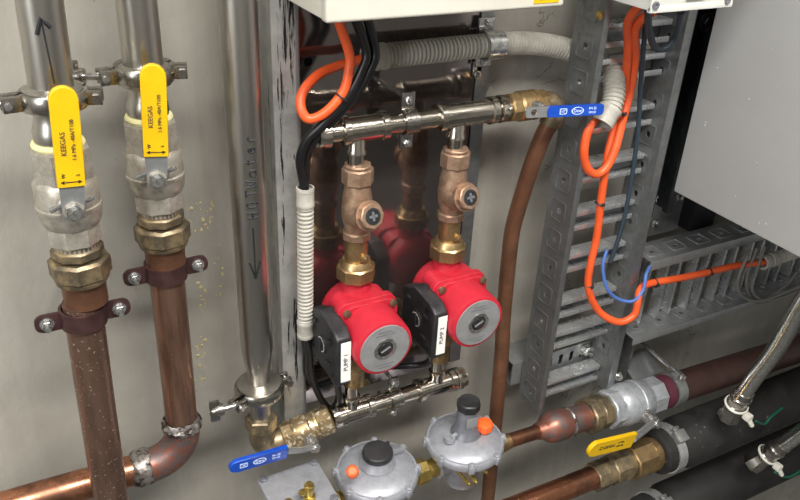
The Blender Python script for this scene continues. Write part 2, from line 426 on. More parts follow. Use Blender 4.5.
def gas_valve():
    t = thing('ball_valve', P_A(1.39), 'yellow lever gas ball valve on the left riser, lever nearest the frame edge', 'valve')
    c = P_A(0)
    def at_(z): return P_A(z+.009)
    b = MB()
    b.lathe(P_A(1.526), -Z, [(0,.0245),(.003,.0245),(.006,.0165),(.010,.0160),(.016,.0172),(.023,.0195),(.030,.0197),(.036,.0187),(.042,.0185)], 36)
    b.build('ferrule_adaptor', 'steel', t)
    b = MB(); b.torus(at_(1.481), Z, .0195, .0032, 36, 8); b.build('sealant_ring', 'sealant', t)
    b = MB()
    b.lathe(at_(1.479), -Z, [(0,.0225),(.002,.0255),(.026,.0262),(.030,.0262)], 8, rot=PI/8)
    b.lathe(at_(1.451), -Z, [(0,.0235),(.003,.0262),(.006,.0278),(.026,.0278),(.027,.0290),(.030,.0290),(.031,.0278),(.040,.0274),(.044,.0262),(.047,.0245)], 44)
    b.lathe(at_(1.407), -Z, [(0,.0235),(.002,.0245),(.021,.0245),(.023,.022)], 8, rot=PI/8)
    b.lathe(at_(1.384), -Z, [(0,.0205),(.004,.0205)], 32)
    b.lathe(at_(1.4340)+OUT*.022, OUT, [(0,.0125),(.010,.0115),(.012,.009),(.022,.009)], 24)
    b.build('valve_body', 'steel_cast', t)
    b = MB(); ps = at_(1.4340)+OUT*.041
    b.hex(ps, OUT, 0, .007, .0085, 6, rot=.3); b.lathe(ps+OUT*.006, OUT, [(0,.0045),(.005,.0045)], 14)
    b.build('stem_nut', 'zinc', t)
    b = MB()
    b.box(ps+V((-.013,0.003,.003)), .012, .004, .004, (V((.94,0,.34)),Y,V((-.34,0,.94))), .001); b.box(ps+V((.013,0.003,.006)), .012, .004, .004, (V((.94,0,.34)),Y,V((-.34,0,.94))), .001)
    b.build('stop_tab', 'zinc', t)
    # lever plate (steel neck) leaning outwards, then the vinyl sleeve
    z0 = V((-.002,0,0)); lean = V((.065, -.04, 1)).normalized(); ay = lean; axx = V((1,0,-.065)).normalized(); n = axx.cross(ay)
    b = MB(); p0 = ps+OUT*.001
    b.poly([(-.009,-.008),(.009,-.008),(.0105,.032),(-.0105,.032)], [circ(.005,14)], .0028, p0, axx, ay)
    b.build('lever_neck', 'galv', t)
    b = MB(); w = .0112; Lh = .111
    pts = [(-w,.0235),(w,.0235)]+[(w*math.cos(a), Lh-w+w*math.sin(a)) for a in [PI*i/10 for i in range(11)]]
    b.poly(pts, [], .0062, p0, axx, ay)
    hs = b.build('lever_sleeve', 'yellow', t)
    mod = hs.modifiers.new('bevel', 'BEVEL'); mod.width = .0014; mod.segments = 2; mod.limit_method = 'ANGLE'
    face = p0-n*(.0034) if n.y > 0 else p0+n*.0034
    up = ay; sd = -axx   # lettering reads upward
    text('KEEGAS', .0060, face+ay*.063-axx*.0036, up, sd, hs, 'faded_ink', align='CENTER', name='lettering')
    text('1.6 MPa -40A/T100', .0046, face+ay*.066+axx*.0042, up, sd, hs, 'faded_ink', align='CENTER', name='lettering')
    text('W', .0040, face+ay*.0345-axx*.0058, up, sd, hs, name='lettering'); text('S', .0040, face+ay*.0345+axx*.0058, up, sd, hs, name='lettering')
    b = MB(); b.box(face+ay*.0285, .013, .0004, .0007, (axx, n, ay))
    for k in (-1, 1): b.poly([(k*.0085,0),(k*.0055,.0016),(k*.0055,-.0016)], [], .0004, face+ay*.0285, axx, ay)
    b.build('arrow_mark', 'ink', hs)
    return t
gv = gas_valve()
g2 = dup(gv, DAB, 'yellow lever gas ball valve on the second riser, right of the left one'); g2.rotation_euler.z = math.radians(-9)

def union(label):
    t = thing('pipe_union', P_A(1.335), label, 'fitting')
    b = MB(); b.hex(P_A(1.378), -Z, 0, .011, .0238, 8, .08); b.lathe(P_A(1.384), -Z, [(0,.0205),(.008,.0205)], 30)
    b.build('union_tail', 'brass_old', t)
    b = MB(); b.hex(P_A(1.366), -Z, 0, .021, .0282, 8, .10, rot=.2); b.lathe(P_A(1.346), -Z, [(0,.0255),(.005,.0245),(.006,.0225)], 32)
    b.build('union_nut', 'brass_old', t)
    b = MB(); b.lathe(P_A(1.342), -Z, [(0,.0215),(.004,.0215),(.006,.0205),(.027,.0205),(.029,.0188)], 32); b.build('solder_collar', 'copper_brown', t)
    return t
un = union('tarnished brass union under the left gas valve'); un.location.z += .011
dup(un, DAB+V((0,0,-.001)), 'tarnished brass union under the second gas valve')

RC = .0185
def pipe_clip(c, depth, label, sp=.0315):
    t = thing('pipe_clip', c.copy(), label, 'clip')
    b = MB()
    b.lathe(c-Z*.0095, Z, [(0,RC+.0006),(0.0001,RC+.0034),(.019,RC+.0034),(.0191,RC+.0006)], 36, capped=False)
    for k in (-1, 1):
        b.poly(rrect(.030,.019,.008,5), [], .0035, c+X*k*(sp-.002)+Y*-.002, X, Z)
    b.build('clip_band', 'clip_brown', t, angle=45)
    b = MB(); b.cyl(c+Y*(RC+.0034), c+Y*(depth-.001), .0050, seg=14); b.lathe(c+Y*(RC+.003), Y, [(0,.010),(.006,.010)], 6); b.build('stud', 'zinc', t)
    for k in (-1, 1):
        b = MB(); q = c+X*k*(sp+.002)+OUT*.0037
        b.lathe(q, OUT, [(0,.0068),(.0012,.0068)], 20); bolt(b, q+OUT*.001, OUT, .0056, .005, .006); b.build('clip_bolt', 'zinc', t)
    return t
pipe_clip(V((.0395,-OA,1.3115)), OA, 'plum brown two-bolt clip around the splashed left copper pipe')
pipe_clip(V((.1300,-OB,1.3195)), OB, 'plum brown two-bolt clip around the second copper pipe')

pipe('copper_pipe', [V((.0405,-OA,1.3265)), V((.0365,-OA,1.2)), V((.030,-OA,.93))], RC, 'copper_spotted', 'splashed brown copper pipe passing in front of the soldered elbow run')
# second copper pipe: vertical, elbow, run to the left
t = thing('copper_pipe', V((.127,-OB,.95)), 'copper pipe turning left through a soldered elbow at the lower left', 'pipe')
b = MB(); b.tube([V((.1302,-OB,1.3255)), V((.1290,-OB,1.21)), V((.1275,-OB,1.106))], RC, 30); b.build('vertical_tube', 'copper', t)
cE = V((.1270,-OB,1.098)); R_ = .042
hd = V((-1, 0, .02)).normalized()
arc = []
for i in range(15):
    a = PI/2*i/14
    arc.append(cE + V((-R_,0,0)) + V((R_*math.cos(a), 0, -R_*math.sin(a))))
b = MB(); b.tube([cE+Z*.012]+arc+[arc[-1]+hd*.012], RC+.0022, 30); b.build('elbow', 'copper_red', t)
b = MB(); b.torus(cE+Z*.010, Z, RC+.001, .0042, 36, 8); b.lathe(cE+Z*.002, Z, [(0,RC+.0022),(.002,RC+.0042),(.010,RC+.0046),(.016,RC+.001)], 30, capped=False)
jitter(b, .0012); b.build('solder_joint', 'solder', t)
q = arc[-1]
b = MB(); b.lathe(q+hd*.0, hd, [(0,RC+.002),(.003,RC+.0042),(.016,RC+.0042),(.022,RC+.0008)], 30, capped=False); jitter(b, .0012); b.build('solder_joint', 'solder', t)
b = MB(); b.tube([q+hd*.010, q+hd*.5], RC, 30); b.build('horizontal_tube', 'copper_bright', t)
q2 = q+hd*.172
b = MB(); b.lathe(q2, hd, [(0,RC+.0005),(.003,RC+.0032),(.022,RC+.0032),(.026,RC+.0005)], 30, capped=False); jitter(b, .0012); b.build('solder_joint', 'solder', t)

# ------------------------------------------------------------------ hot water riser
XM, OM = .2245, .062
def P_M(z): return V((XM, -OM, z))
t = thing('stainless_pipe', P_M(1.125), 'long stainless pipe hand lettered HOT WATER with a downward arrow', 'pipe')
b = MB(); b.lathe(P_M(1.134), Z, [(0,.0265),(.0025,.0265),(.005,.0128),(.010,.0128),(.024,.0146),(.056,.0192),(.070,.0192),(.9,.0192)], 44); tube_m = b.build('tube', 'steel', t)
b = MB()
GL = {'H': [[(0,0),(0,1)],[(.6,0),(.6,1)],[(0,.5),(.6,.5)]], 'O': [[(.3+.3*math.cos(a*PI/6), .5+.5*math.sin(a*PI/6)) for a in range(13)]],
      'T': [[(0,1),(.7,1)],[(.35,0),(.35,1)]], 'W': [[(0,1),(.2,0),(.4,.7),(.6,0),(.8,1)]], 'a': [[(.3+.3*math.cos(a*PI/6), .3+.3*math.sin(a*PI/6)) for a in range(13)],[(.62,.6),(.62,0)]],
      't': [[(.25,1),(.25,.1),(.45,0)],[(0,.65),(.5,.65)]], 'e': [[(.02,.33),(.58,.33)],[(.58,.33),(.5,.55),(.3,.62),(.08,.5),(0,.3),(.1,.08),(.3,0),(.52,.1)]], 'r': [[(0,.6),(0,0)],[(0,.4),(.2,.6),(.45,.55)]]}
def mark_word(word, z0, size, ang0, adv):
    z = z0
    for ch in word:
        for lp in GL[ch]:
            pts = []
            for x, y in lp: pts.append((z+x*size*.9, ang0-(y-.5)*size/.0192))
            fine = []
            for (za, aa), (zb, ab) in zip(pts, pts[1:]):
                for k in range(4): fine.append((za+(zb-za)*k/4, aa+(ab-aa)*k/4))
            fine.append(pts[-1])
            stroke(b, [on_cyl(XM, OM, .0193, zz, a) for zz, a in fine], .0011)
        z += adv
A0 = -.13
mark_word('HOT', zat(251,218,.08), .0115, A0, .0125)
mark_word('Water', zat(249,188,.08), .0115, A0, .013)
za, zb = zat(251,228,.08), zat(252,279,.08)
stroke(b, [on_cyl(XM, OM, .0193, za+(zb-za)*k/8, A0-.02) for k in range(9)], .0009)
for sgn in (-1, 1): stroke(b, [on_cyl(XM, OM, .0193, zb+(.021)*k/4, A0-.02+sgn*.30*k/4) for k in range(5)], .0011)
b.build('lettering', 'ink', t)
tri_clamp(P_M(1.128), V((-1,-.55,-.0)), .0305, 'stainless clamp with wing nut at the foot of the hot water pipe', zh=.011, ri=.024, ear2=V((1,.1,0)))
t = thing('pipe_elbow', P_M(1.03), 'dull brass elbow under the hot water pipe clamp', 'fitting')
b = MB(); b.lathe(P_M(1.1225), -Z, [(0,.0265),(.0025,.0265),(.005,.0135),(.039,.0130)], 32); b.build('ferrule', 'steel', t)
b = MB(); b.hex(P_M(1.084), -Z, 0, .022, .0200, 6, .1, rot=.4)
VA = V((1, 0, 0))
pe = P_M(1.040)
b.tube([P_M(1.066), P_M(1.05)]+[pe+V((.012,0,.008))+V((-.012*math.cos(a),0,-.014*math.sin(a))) for a in [PI/2*i/6 for i in range(7)]]+[pe+V((.030,0,-.006))], .0165, 26)
b.build('elbow_body', 'brass_old', t)

# lower manifold axis
ZL, OL = 1.052, .07
def P_L(x): return V((x, -OL, ZL))
pv = pe+V((.028,0,-.006))
t = thing('ball_valve', pv.copy(), 'brass ball valve with blue lever beside the hot water elbow', 'valve')
dv = (P_L(.318)-pv); lv = dv.length; dv.normalize()
b = MB()
b.hex(pv, dv, 0, .016, .0200, 8, .1)
b.lathe(pv, dv, [(.014,.0175),(.018,.0205),(.036,.0205),(.038,.0185),(.044,.0185),(.045,.0205),(.048,.0205)], 32)
b.hex(pv, dv, .047, lv, .0195, 8, .1)
b.build('valve_body', 'brass_spot', t)
sd = V((.06,-1,-.12)).normalized(); ps = pv+dv*.029
b = MB(); b.lathe(ps+sd*.016, sd, [(0,.010),(.010,.009),(.016,.007)], 20); b.hex(ps+sd*.030, sd, 0, .006, .0078, 6); b.lathe(ps+sd*.035, sd, [(0,.004),(.005,.004)], 12); b.build('stem_nut', 'zinc', t)
lp = ps+sd*.030; e_tip = at(232,468,OL+.045); ld = (e_tip-at(284,453,OL+.045)).normalized(); ln = sd - ld*sd.dot(ld); ln.normalize(); lw = ln.cross(ld).normalized()
b = MB(); knee = at(287,451,OL+.042)
b.tube([lp+sd*.002, lp.lerp(knee,.5)+sd*.003, knee], .0042, 10); b.build('lever_neck', 'galv', t)
b = MB(); b.poly([(0,-.0095),(.064,-.0095)]+[(.064+.0095*math.sin(a), -.0095*math.cos(a)) for a in [PI*i/8 for i in range(9)]]+[(0,.0095)], [], .006, knee, ld, lw)
hs = b.build('lever_sleeve', 'blue', t); md = hs.modifiers.new('bevel','BEVEL'); md.width=.0014; md.segments=2; md.limit_method='ANGLE'
def blue_print(hs, o, ld, lw, nrm, flip=1):
    """white print of a blue lever: little boxes and an oval logo"""
    f = o+nrm*.0032
    ux = ld*flip; uy = lw if ux.cross(lw).dot(nrm) > 0 else -lw
    b = MB()
    b.poly(rrect(.010,.007,.001,2), [rrect(.0082,.0054,.0008,2)], .0004, f+ux*-.020, ux, uy)
    el = lambda k: [(.0085*k*math.cos(a*PI/10), .0046*k*math.sin(a*PI/10)) for a in range(20)]
    b.poly(el(1), [el(.86)], .0004, f, ux, uy)
    b.build('print_frame', 'white_ink', hs)
    text('Dew', .0058, f, ux, uy, hs, 'white_ink', name='lettering')
    text('1/2"', .0042, f-ux*.020, ux, uy, hs, 'white_ink', name='lettering')
    text('PN 25', .0042, f+ux*.021+uy*.0022, ux, uy, hs, 'white_ink', name='lettering')
    text('DN 25', .0036, f+ux*.021-uy*.0026, ux, uy, hs, 'white_ink', name='lettering')
blue_print(hs, knee+ld*.036, ld, lw, ln, -1)

# ------------------------------------------------------------------ backing plate
PO = .022
t = thing('backing_plate', V((.41,0,1.05)), 'dark mirror-like steel sheet behind the two red pumps', 'panel')
b = MB(); xl, xr, zb_, zt_ = .285, .545, 1.045, 2.0
hx = at(308,62,PO)
b.poly([(xl,zb_),(xr,zb_),(xr,zt_),(xl,zt_)], [circ(.0052,16,hx.x,hx.z)], .002, V((0,-PO+.001,0)), X, Z)
b.build('sheet', 'plate', t)
b = MB()
b.poly([(0,0),(.040,0),(.040,.0025),(.0025,.0025),(.0025,.020),(0,.020)], [], 1.0, V((xr-.0025,-.0232,1.5465)), OUT*-1, OUT.cross(Z)*1)
b2 = MB(); b2.box(V((xr+.001,-.0125,1.52)), .003, .024, .95); b2.box(V((xr-.007,-.0245,1.52)), .018, .002, .95, None, .0005)
b.bm.free(); b2.build('edge_fold', 'galv_dark', t)
b = MB(); b.box(V((.277,-.021,1.52)), .028, .042, .98, None, .002); b.build('edge_channel', 'streak', t)
b = MB(); b.lathe(V((.2895,-.036,1.03)), Z, [(0,.006),(.98,.006)], 16); b.build('edge_bead', 'galv', t)

# ------------------------------------------------------------------ control box above
t = thing('control_box', V((.405,-.03,1.59)), 'cream wall box above the pumps with a yellow sticker', 'box')
xb0, xb1, zb0 = .2745, .536, 1.591
b = MB(); b.box(V(((xb0+xb1)/2,-.0955,1.80)), xb1-xb0, .103, .418, None, .003); b.build('box_body', 'cream', t)
b = MB(); b.box(V(((xb0+xb1)/2,-.1535,1.80)), xb1-xb0+.002, .013, .420, None, .0035, 3); b.build('box_door', 'cream', t)
sc0 = at(547,2,.1602); b = MB(); b.box(V((sc0.x-.001,-.1604,1.6055)), .031, .0006, .021, None); st = b.build('warning_sticker', 'yellow', t)
for k, s_ in enumerate((.8,1,.9)): 
    b = MB(); b.box(V((sc0.x-.001,-.1609,1.599+.004*k)), .022*s_, .0003, .0012); b.build('print_line', 'ink', st)
for k, (gx, go) in enumerate(((.315,.085),(.333,.085),(.347,.085))):
    b = MB(); b.hex(V((gx,-go,zb0-.001)), -Z, 0, .007, .0098, 6); b.lathe(V((gx,-go,zb0-.007)), -Z, [(0,.0085),(.006,.0082),(.010,.006)], 18); b.build('cable_gland', 'black', t)

# crumbs of pale adhesive on the wall
b = MB(); rr = random.Random(9)
for (u0, v0, u1, v1, n) in ((189,196,214,232,22), (200,286,206,312,12), (196,336,205,382,16), (214,240,224,300,8), (178,268,200,284,8), (56,254,62,262,3)):
    for i in range(n):
        q = at(u0+(u1-u0)*rr.random(), v0+(v1-v0)*rr.random(), 0); r_ = rr.uniform(.0008,.0022)
        bm_ = bmesh.new(); bmesh.ops.create_icosphere(bm_, subdivisions=1, radius=r_)
        mp_ = {v: b.bm.verts.new(q+V((v.co.x*rr.uniform(.7,1.8), v.co.y*.7, v.co.z*rr.uniform(.7,2.0)))) for v in bm_.verts}
        for f in bm_.faces: b.bm.faces.new([mp_[v] for v in f.verts])
        bm_.free()
o = b.build('adhesive_crumbs', 'crumb', origin=at(200,300,0)); tag(o, 'pale yellow crumbs of adhesive stuck to the wall right of the second copper pipe', 'adhesive', kind='stuff')

# ------------------------------------------------------------------ pump manifolds
ZU, OU = 1.452, .07
RT, RB, RBD = .0114, .0142, .0166
def tee_profile(l): return [(0,RB),(.001,RBD),(.008,RBD),(.0095,RB),(l-.0095,RB),(l-.008,RBD),(l-.001,RBD),(l,RB)]
def manifold(z, o, x0, x1, tees, bdir, blen, clipx, label, endleft, endright):
    t = thing('pipe_manifold', V(((x0+x1)/2,-o,z)), label, 'manifold')
    b = MB(); b.cyl(V((x0,-o,z)), V((x1,-o,z)), RT, seg=28); b.build('header_tube', 'press', t)
    for xa, xb, xbr in tees:
        b = MB(); b.lathe(V((xa,-o,z)), X, tee_profile(xb-xa), 32)
        b.lathe(V((xbr,-o,z)), bdir, [(0,.0105),(.022,.0105),(.024,.0118),(.028,.0118),(.029,.0095),(blen,.0095)], 26)
        b.build('press_tee', 'press', t)
    if endleft:
        b = MB(); b.lathe(V((x0-.004,-o,z)), X, [(0,RB),(.002,RB+.001),(.006,RBD),(.013,RBD),(.016,RT+.001)], 28); b.build('end_fitting', 'press', t)
    if endright:
        b = MB(); b.lathe(V((x1-.014,-o,z)), X, [(0,RT+.001),(.003,RBD),(.010,RBD),(.014,RB),(.018,RB),(.019,RB-.003)], 28); b.build('end_fitting', 'press', t)
    # saddle clip
    c = thing('pipe_clip', V((clipx,-o,z)), '', 'clip')
    b = MB(); hw = .0085
    b.lathe(V((clipx-hw,-o,z)), X, [(0,RT+.0005),(0.0001,RT+.003),(2*hw,RT+.003),(2*hw+.0001,RT+.0005)], 28, capped=False); b.build('clip_band', 'clamp', c, 45)
    for k in (-1, 1): b = MB(); b.box(V((clipx,-o+.004,z+k*(RT+.011))), .017, .003, .022, None, .001); b.build('clip_tab', 'clamp', c)
    for k in (-1, 1):
        b = MB(); q = V((clipx,-o+.0025,z+k*(RT+.014))); bolt(b, q, OUT, .0052, .0045, .003)
        b.cyl(q+Y*.003, V((q.x,-PO-.0005,q.z)), .0028, seg=10); b.build('clip_bolt', 'zinc', c)
    return t, c
mu, cu_ = manifold(ZU, OU, .304, .545, [(.328,.384,.3475),(.449,.529,.4775)], -Z, .046, .4125, 'polished upper pipe manifold feeding both bronze valves', True, True)
cu_['label'] = 'two-bolt steel clip holding the upper manifold between its tees'
ml, cl_ = manifold(ZL, OL, .322, .521, [(.327,.378,.3465),(.447,.508,.4785)], Z, .046, .4125, 'polished lower pipe manifold under the two pumps', True, True)
cl_['label'] = 'two-bolt steel clip holding the lower manifold below the pumps'

# upper right brass valve, blue lever, copper drop
t = thing('ball_valve', V((.56,-OU,ZU)), 'brass ball valve with blue lever at the right end of the upper manifold', 'valve')
p = V((.548,-OU,ZU)); b = MB()
b.hex(p, X, 0, .014, .0178, 8, .1); b.lathe(p, X, [(.012,.015),(.016,.0185),(.030,.0185),(.032,.0165),(.036,.0165),(.037,.0185),(.040,.0185)], 32); b.hex(p, X, .039, .054, .0178, 8, .1)
b.build('valve_body', 'brass', t)
sd = V((.15,-1,.1)).normalized(); ps = p+X*.026
b = MB(); b.lathe(ps+sd*.014, sd, [(0,.009),(.012,.0085),(.016,.007)], 20); b.hex(ps+sd*.028, sd, 0, .0055, .0072, 6); b.lathe(ps+sd*.032, sd, [(0,.004),(.005,.004)], 12); b.build('stem_nut', 'zinc', t)
k0 = at(541,112,.108); k1 = at(601,109,.118); ld = (k1-k0).normalized(); nn = (sd-ld*sd.dot(ld)).normalized(); lw = nn.cross(ld).normalized(); Ll = (k1-k0).length
b = MB(); b.poly(rrect(Ll*.32+.012, .0125, .003, 3, Ll*.08-.008, 0), [circ(.0042,12,-.010,0)], .0026, k0, ld, lw); b.build('lever_neck', 'galv', t)
b = MB(); b.poly(rrect(Ll*.93, .0132, .0035, 4, Ll*.56, 0), [], .006, k0, ld, lw); hs = b.build('lever_sleeve', 'blue', t)
md = hs.modifiers.new('bevel','BEVEL'); md.width=.0014; md.segments=2; md.limit_method='ANGLE'
blue_print(hs, k0+ld*Ll*.58, ld, lw, nn)
t = thing('copper_pipe', V((.607,-.064,.75)), 'brown copper drop pipe with a bend right of the pumps', 'pipe')
pts = [V((.618,-.074,1.430)), V((.611,-.068,1.408)), V((.607,-.056,1.356)), V((.607,-.038,1.275)), V((.607,-.035,1.23)), V((.607,-.040,1.12)), V((.607,-.05,1.02)), V((.607,-.064,.70))]
b = MB(); b.tube(smooth(pts, 6), .0112, 22); b.build('tube', 'copper_brown', t)
b = MB(); b.tube([V((.602,-.071,1.452)), V((.611,-.071,1.452)), V((.6165,-.072,1.448)), V((.618,-.0735,1.440)), V((.616,-.072,1.424))], .0142, 22); b.build('elbow', 'brass_old', t)

# ------------------------------------------------------------------ bronze valves above the pumps
def bronze_valve(x):
    c = V((x,-OU,1.352)); t = thing('check_valve', V((x,-OU,1.262)), 'bronze check valve above the left pump', 'valve', 'bronze check valves above the pumps')
    b = MB(); b.hex(V((x,-OU,1.411)), -Z, 0, .004, .0160, 8, .08); b.hex(V((x,-OU,1.407)), -Z, 0, .020, .0185, 8, .1, rot=.3); b.build('union_nut', 'bronze', t)
    b = MB(); b.lathe(V((x,-OU,1.390)), -Z, [(0,.0145),(.008,.0150),(.020,.0172),(.036,.0184),(.048,.0174),(.058,.0148),(.066,.0142)], 32)
    d = V((.10,-1,.34)).normalized(); b.lathe(c-Z*.004, d, [(0,.018),(.018,.0170),(.024,.0150),(.0245,.0180),(.029,.0180)], 28); b.build('valve_body', 'bronze', t)
    b = MB(); b.hex(c-Z*.004+d*.0285, d, 0, .008, .0155, 8, .08); pl = b.build('side_plug', 'bronze', t)
    b = MB(); b.lathe(c-Z*.004+d*.0362, d, [(0,.0098),(.0012,.0098),(.0014,.007),(.0004,.0065)], 20); b.build('plug_centre', 'black', pl)
    b = MB(); b.box(c-Z*.004+d*.0375, .011, .0028, .0016, frame(d)); b.box(c-Z*.004+d*.0375, .0028, .011, .0016, frame(d)); b.build('plug_slot', 'cast_dark', pl)
    b = MB(); b.hex(V((x,-OU,1.327)), -Z, 0, .011, .0172, 8, .1); b.build('ring_nut', 'bronze', t)
    b = MB(); b.lathe(V((x,-OU,1.317)), -Z, [(0,.0140),(.030,.0140)], 30)
    q = V((x+.004,-OU-.013,1.294)); b.lathe(q, V((.2,-1,.1)).normalized(), [(0,.0056),(.004,.0056),(.0045,.0045)], 14); b.lathe(q, V((.2,-1,.1)).normalized(), [(.004,.003),(.006,.003)], 10)
    b.build('tail_piece', 'brass', t)
    b = MB(); b.lathe(V((x,-OU,1.289)), -Z, [(0,.0165),(.005,.0195),(.008,.0205)], 32); b.hex(V((x,-OU,1.281)), -Z, 0, .019, .0240, 8, .08, rot=.2); b.build('flange_nut', 'brass', t)
    return t
XP1, XP2 = .350, .4795
bv = bronze_valve(XP1)
dup(bv, V((XP2-XP1,0,0)), 'bronze check valve above the right pump')

# ------------------------------------------------------------------ red circulators
def pump(x, number, label):
    zc = 1.210; c = V((x,-OU,zc)); t = thing('circulator_pump', V((x,-OU,1.115)), label, 'pump', 'red circulator pumps')
    b = MB()
    b.lathe(V((x,-OU,1.266)), -Z, [(0,.0205),(.004,.0205),(.006,.0180),(.020,.0185),(.036,.028),(.074,.028),(.086,.0185),(.108,.0180),(.110,.0205),(.114,.0205)], 36)
    b.lathe(V((x,-OU+.030,zc)), OUT, [(0,.026),(.006,.036),(.014,.0405),(.040,.0405),(.044,.040)], 44)
    b.build('volute', 'red', t)
    b = MB()
    b.poly(rrect(.070,.074,.014,5), [], .030, V((x,-.084,zc)), X, Z); b.poly(rrect(.078,.080,.013,5), [], .010, V((x,-.099,zc)), X, Z)
    b.poly(rrect(.074,.077,.016,5), [], .010, V((x,-.106,zc)), X, Z)
    b.lathe(V((x,-.106,zc)), OUT, [(0,.0385),(.006,.0385),(.042,.0370),(.045,.0360),(.046,.0340)], 52)
    mh = b.build('motor_housing', 'red', t); md = mh.modifiers.new('bevel','BEVEL'); md.width=.002; md.segments=2; md.limit_method='ANGLE'; md.angle_limit=math.radians(50)
    for sx in (-1,1):
        for sz in (-1,1):
            b = MB(); q = V((x+sx*.0300,-.1095,zc+sz*.0315)); b.lathe(q, OUT, [(0,.0048),(.004,.0048),(.0045,.004)], 16); b.lathe(q, OUT, [(.0043,.0026),(.0049,.0026)], 6); b.build('motor_screw', 'brass_old', t)
    b = MB(); b.lathe(V((x,-.1515,zc)), OUT, [(0,.0322),(.0012,.0322),(.0016,.0317),(.0016,.0145)], 48, capped=False)
    npt = b.build('nameplate', 'silver', t)
    for zz, s_ in ((.024,.018),(.020,.026),(-.022,.024),(-.026,.016)):
        b = MB(); b.box(V((x,-.1532,zc+zz)), s_, .0002, .0012); b.build('print_line', 'cast_dark', npt)
    b = MB(); b.lathe(V((x,-.1515,zc)), OUT, [(0,.0145),(.0022,.0145),(.0026,.0138),(.0020,.0100)], 30, capped=False); b.build('plug_ring', 'zinc', t)
    b = MB(); b.lathe(V((x,-.1510,zc)), OUT, [(0,.0100),(.0016,.0100)], 24); b.lathe(V((x,-.1525,zc)), OUT, [(0,.0085),(.002,.0080)], 24); pg = b.build('vent_plug', 'black', t)
    b = MB(); b.box(V((x,-.1547,zc)), .013, .0008, .0022, (V((.9,0,.43)),Y,V((-.43,0,.9)))); b.build('plug_slot', 'silver', pg)
    # terminal box on the left flank
    b = MB(); bx = MB()
    bx.poly([(-.140,-.044),(-.140,.022),(-.128,.030),(-.085,.034),(-.058,.020),(-.056,-.036),(-.070,-.044)], [], .019, V((x-.0465,0,zc-.004)), Y, Z)
    b.bm.free(); tb = bx.build('terminal_box', 'black', t); md = tb.modifiers.new('bevel','BEVEL'); md.width=.003; md.segments=3; md.limit_method='ANGLE'
    b = MB(); xs = x-.0560
    b.lathe(V((xs+.001,-.098,zc-.012)), -X, [(0,.0125),(.002,.0125),(.003,.011)], 26)
    for (yy,zz,w,h) in ((-.098,-.012,.003,.018),(-.122,.006,.010,.004),(-.118,-.026,.012,.003),(-.078,.010,.008,.004)):
        b.box(V((xs-.002,yy,zc+zz)), .003, w, h, None, .0006)
    b.build('selector_knob', 'black', t)
    b = MB(); b.torus(V((xs-.0015,-.098,zc-.012)), X, .0092, .0007, 24, 6, .6, 4.6); b.build('knob_mark', 'white', t)
    for (yy,zz) in ((-.128,-.038),(-.070,-.030),(-.122,.016)):
        b = MB(); b.lathe(V((xs+.0005,yy,zc+zz)), -X, [(0,.0032),(.0015,.0032)], 12); b.build('cover_screw', 'blackmetal', t)
    b = MB(); sl = V((x-.0445,-.1404,zc-.014)); b.box(sl, .0125, .0006, .056); sk = b.build('label_strip', 'white', t)
    text('PUMP %d' % number, .0075, sl+OUT*.0004, Z, -X, sk, 'ink')
    b = MB(); b.lathe(V((x-.046,-.085,zc-.046)), -Z, [(0,.0085),(.004,.0085),(.010,.0065)], 18); b.build('cable_gland', 'black', t)
    b = MB(); b.hex(V((x,-OU,1.155)), -Z, 0, .020, .0235, 8, .08); b.lathe(V((x,-OU,1.136)), -Z, [(0,.0205),(.005,.0175),(.012,.0150),(.036,.0145),(.038,.0125)], 30); b.build('lower_union', 'brass', t)
    return t
pump(XP1, 1, 'left red circulator pump with black terminal box, strip reading PUMP 1')
pump(XP2, 2, 'right red circulator pump with black terminal box, strip reading PUMP 2')

# ------------------------------------------------------------------ conduits and cables round the plate
def cond_piece(name, pts, r, label, cat='conduit', cuffs=(True,True), cuffm='conduit'):
    t = thing(name, pts[0].copy(), label, cat)
    sp = smooth(pts, 10) if len(pts) > 2 else pts
    b = MB(); corrugated(b, sp, r); b.build('corrugated_hose', 'conduit', t)
    for i, k in ((0, 1), (-1, -1)):
        if cuffs[0 if i == 0 else 1]:
            d = (sp[1]-sp[0]).normalized() if i == 0 else (sp[-2]-sp[-1]).normalized()
            b = MB(); b.lathe(sp[i]-d*.004, d, [(0,r*.86),(0.0001,r*1.03),(.004,r*1.07),(.0045,r*1.02),(.018,r*1.02),(.019,r*1.07),(.023,r*1.07),(.024,r*1.0)], 24, capped=False); b.build('end_cuff', 'conduit', t)
    return t
p0 = V((.2895,-.062,1.385)); p1 = V((.2865,-.062,1.192))
cond_piece('flexible_conduit', [p0, p1], .0098, 'short upright grey corrugated conduit left of the left pump')
ph = [V((.372,-.046,1.522)), V((.45,-.046,1.523)), V((.535,-.044,1.5225)), V((.590,-.034,1.518)), V((.638,-.033,1.510)), V((.672,-.044,1.500)), at(609,69,.070), at(614,86,.090), at(612,105,.102), at(603,121,.106)]
cd_ = cond_piece('flexible_conduit', ph, .0142, 'grey corrugated conduit running right and bending down into the ladder tray', cuffs=(True, True))
t = thing('conduit_clip', V((.533,-.044,1.5225)), 'shiny zinc saddle clip over the long grey conduit', 'clip')
b = MB(); b.lathe(V((.522,-.0443,1.5225)), X, [(0,.0152),(.0001,.0172),(.024,.0172),(.0241,.0152)], 30, capped=False)
for k in (-1,1): b.box(V((.534,-.030,1.5225+k*.022)), .022, .0025, .014, None, .0008)
b.build('saddle', 'zinc', t, 45)
for k in (-1,1):
    b = MB(); bolt(b, V((.534,-.0312,1.5225+k*.024)), OUT, .0045, .003, .002); b.build('saddle_screw', 'zinc', t)
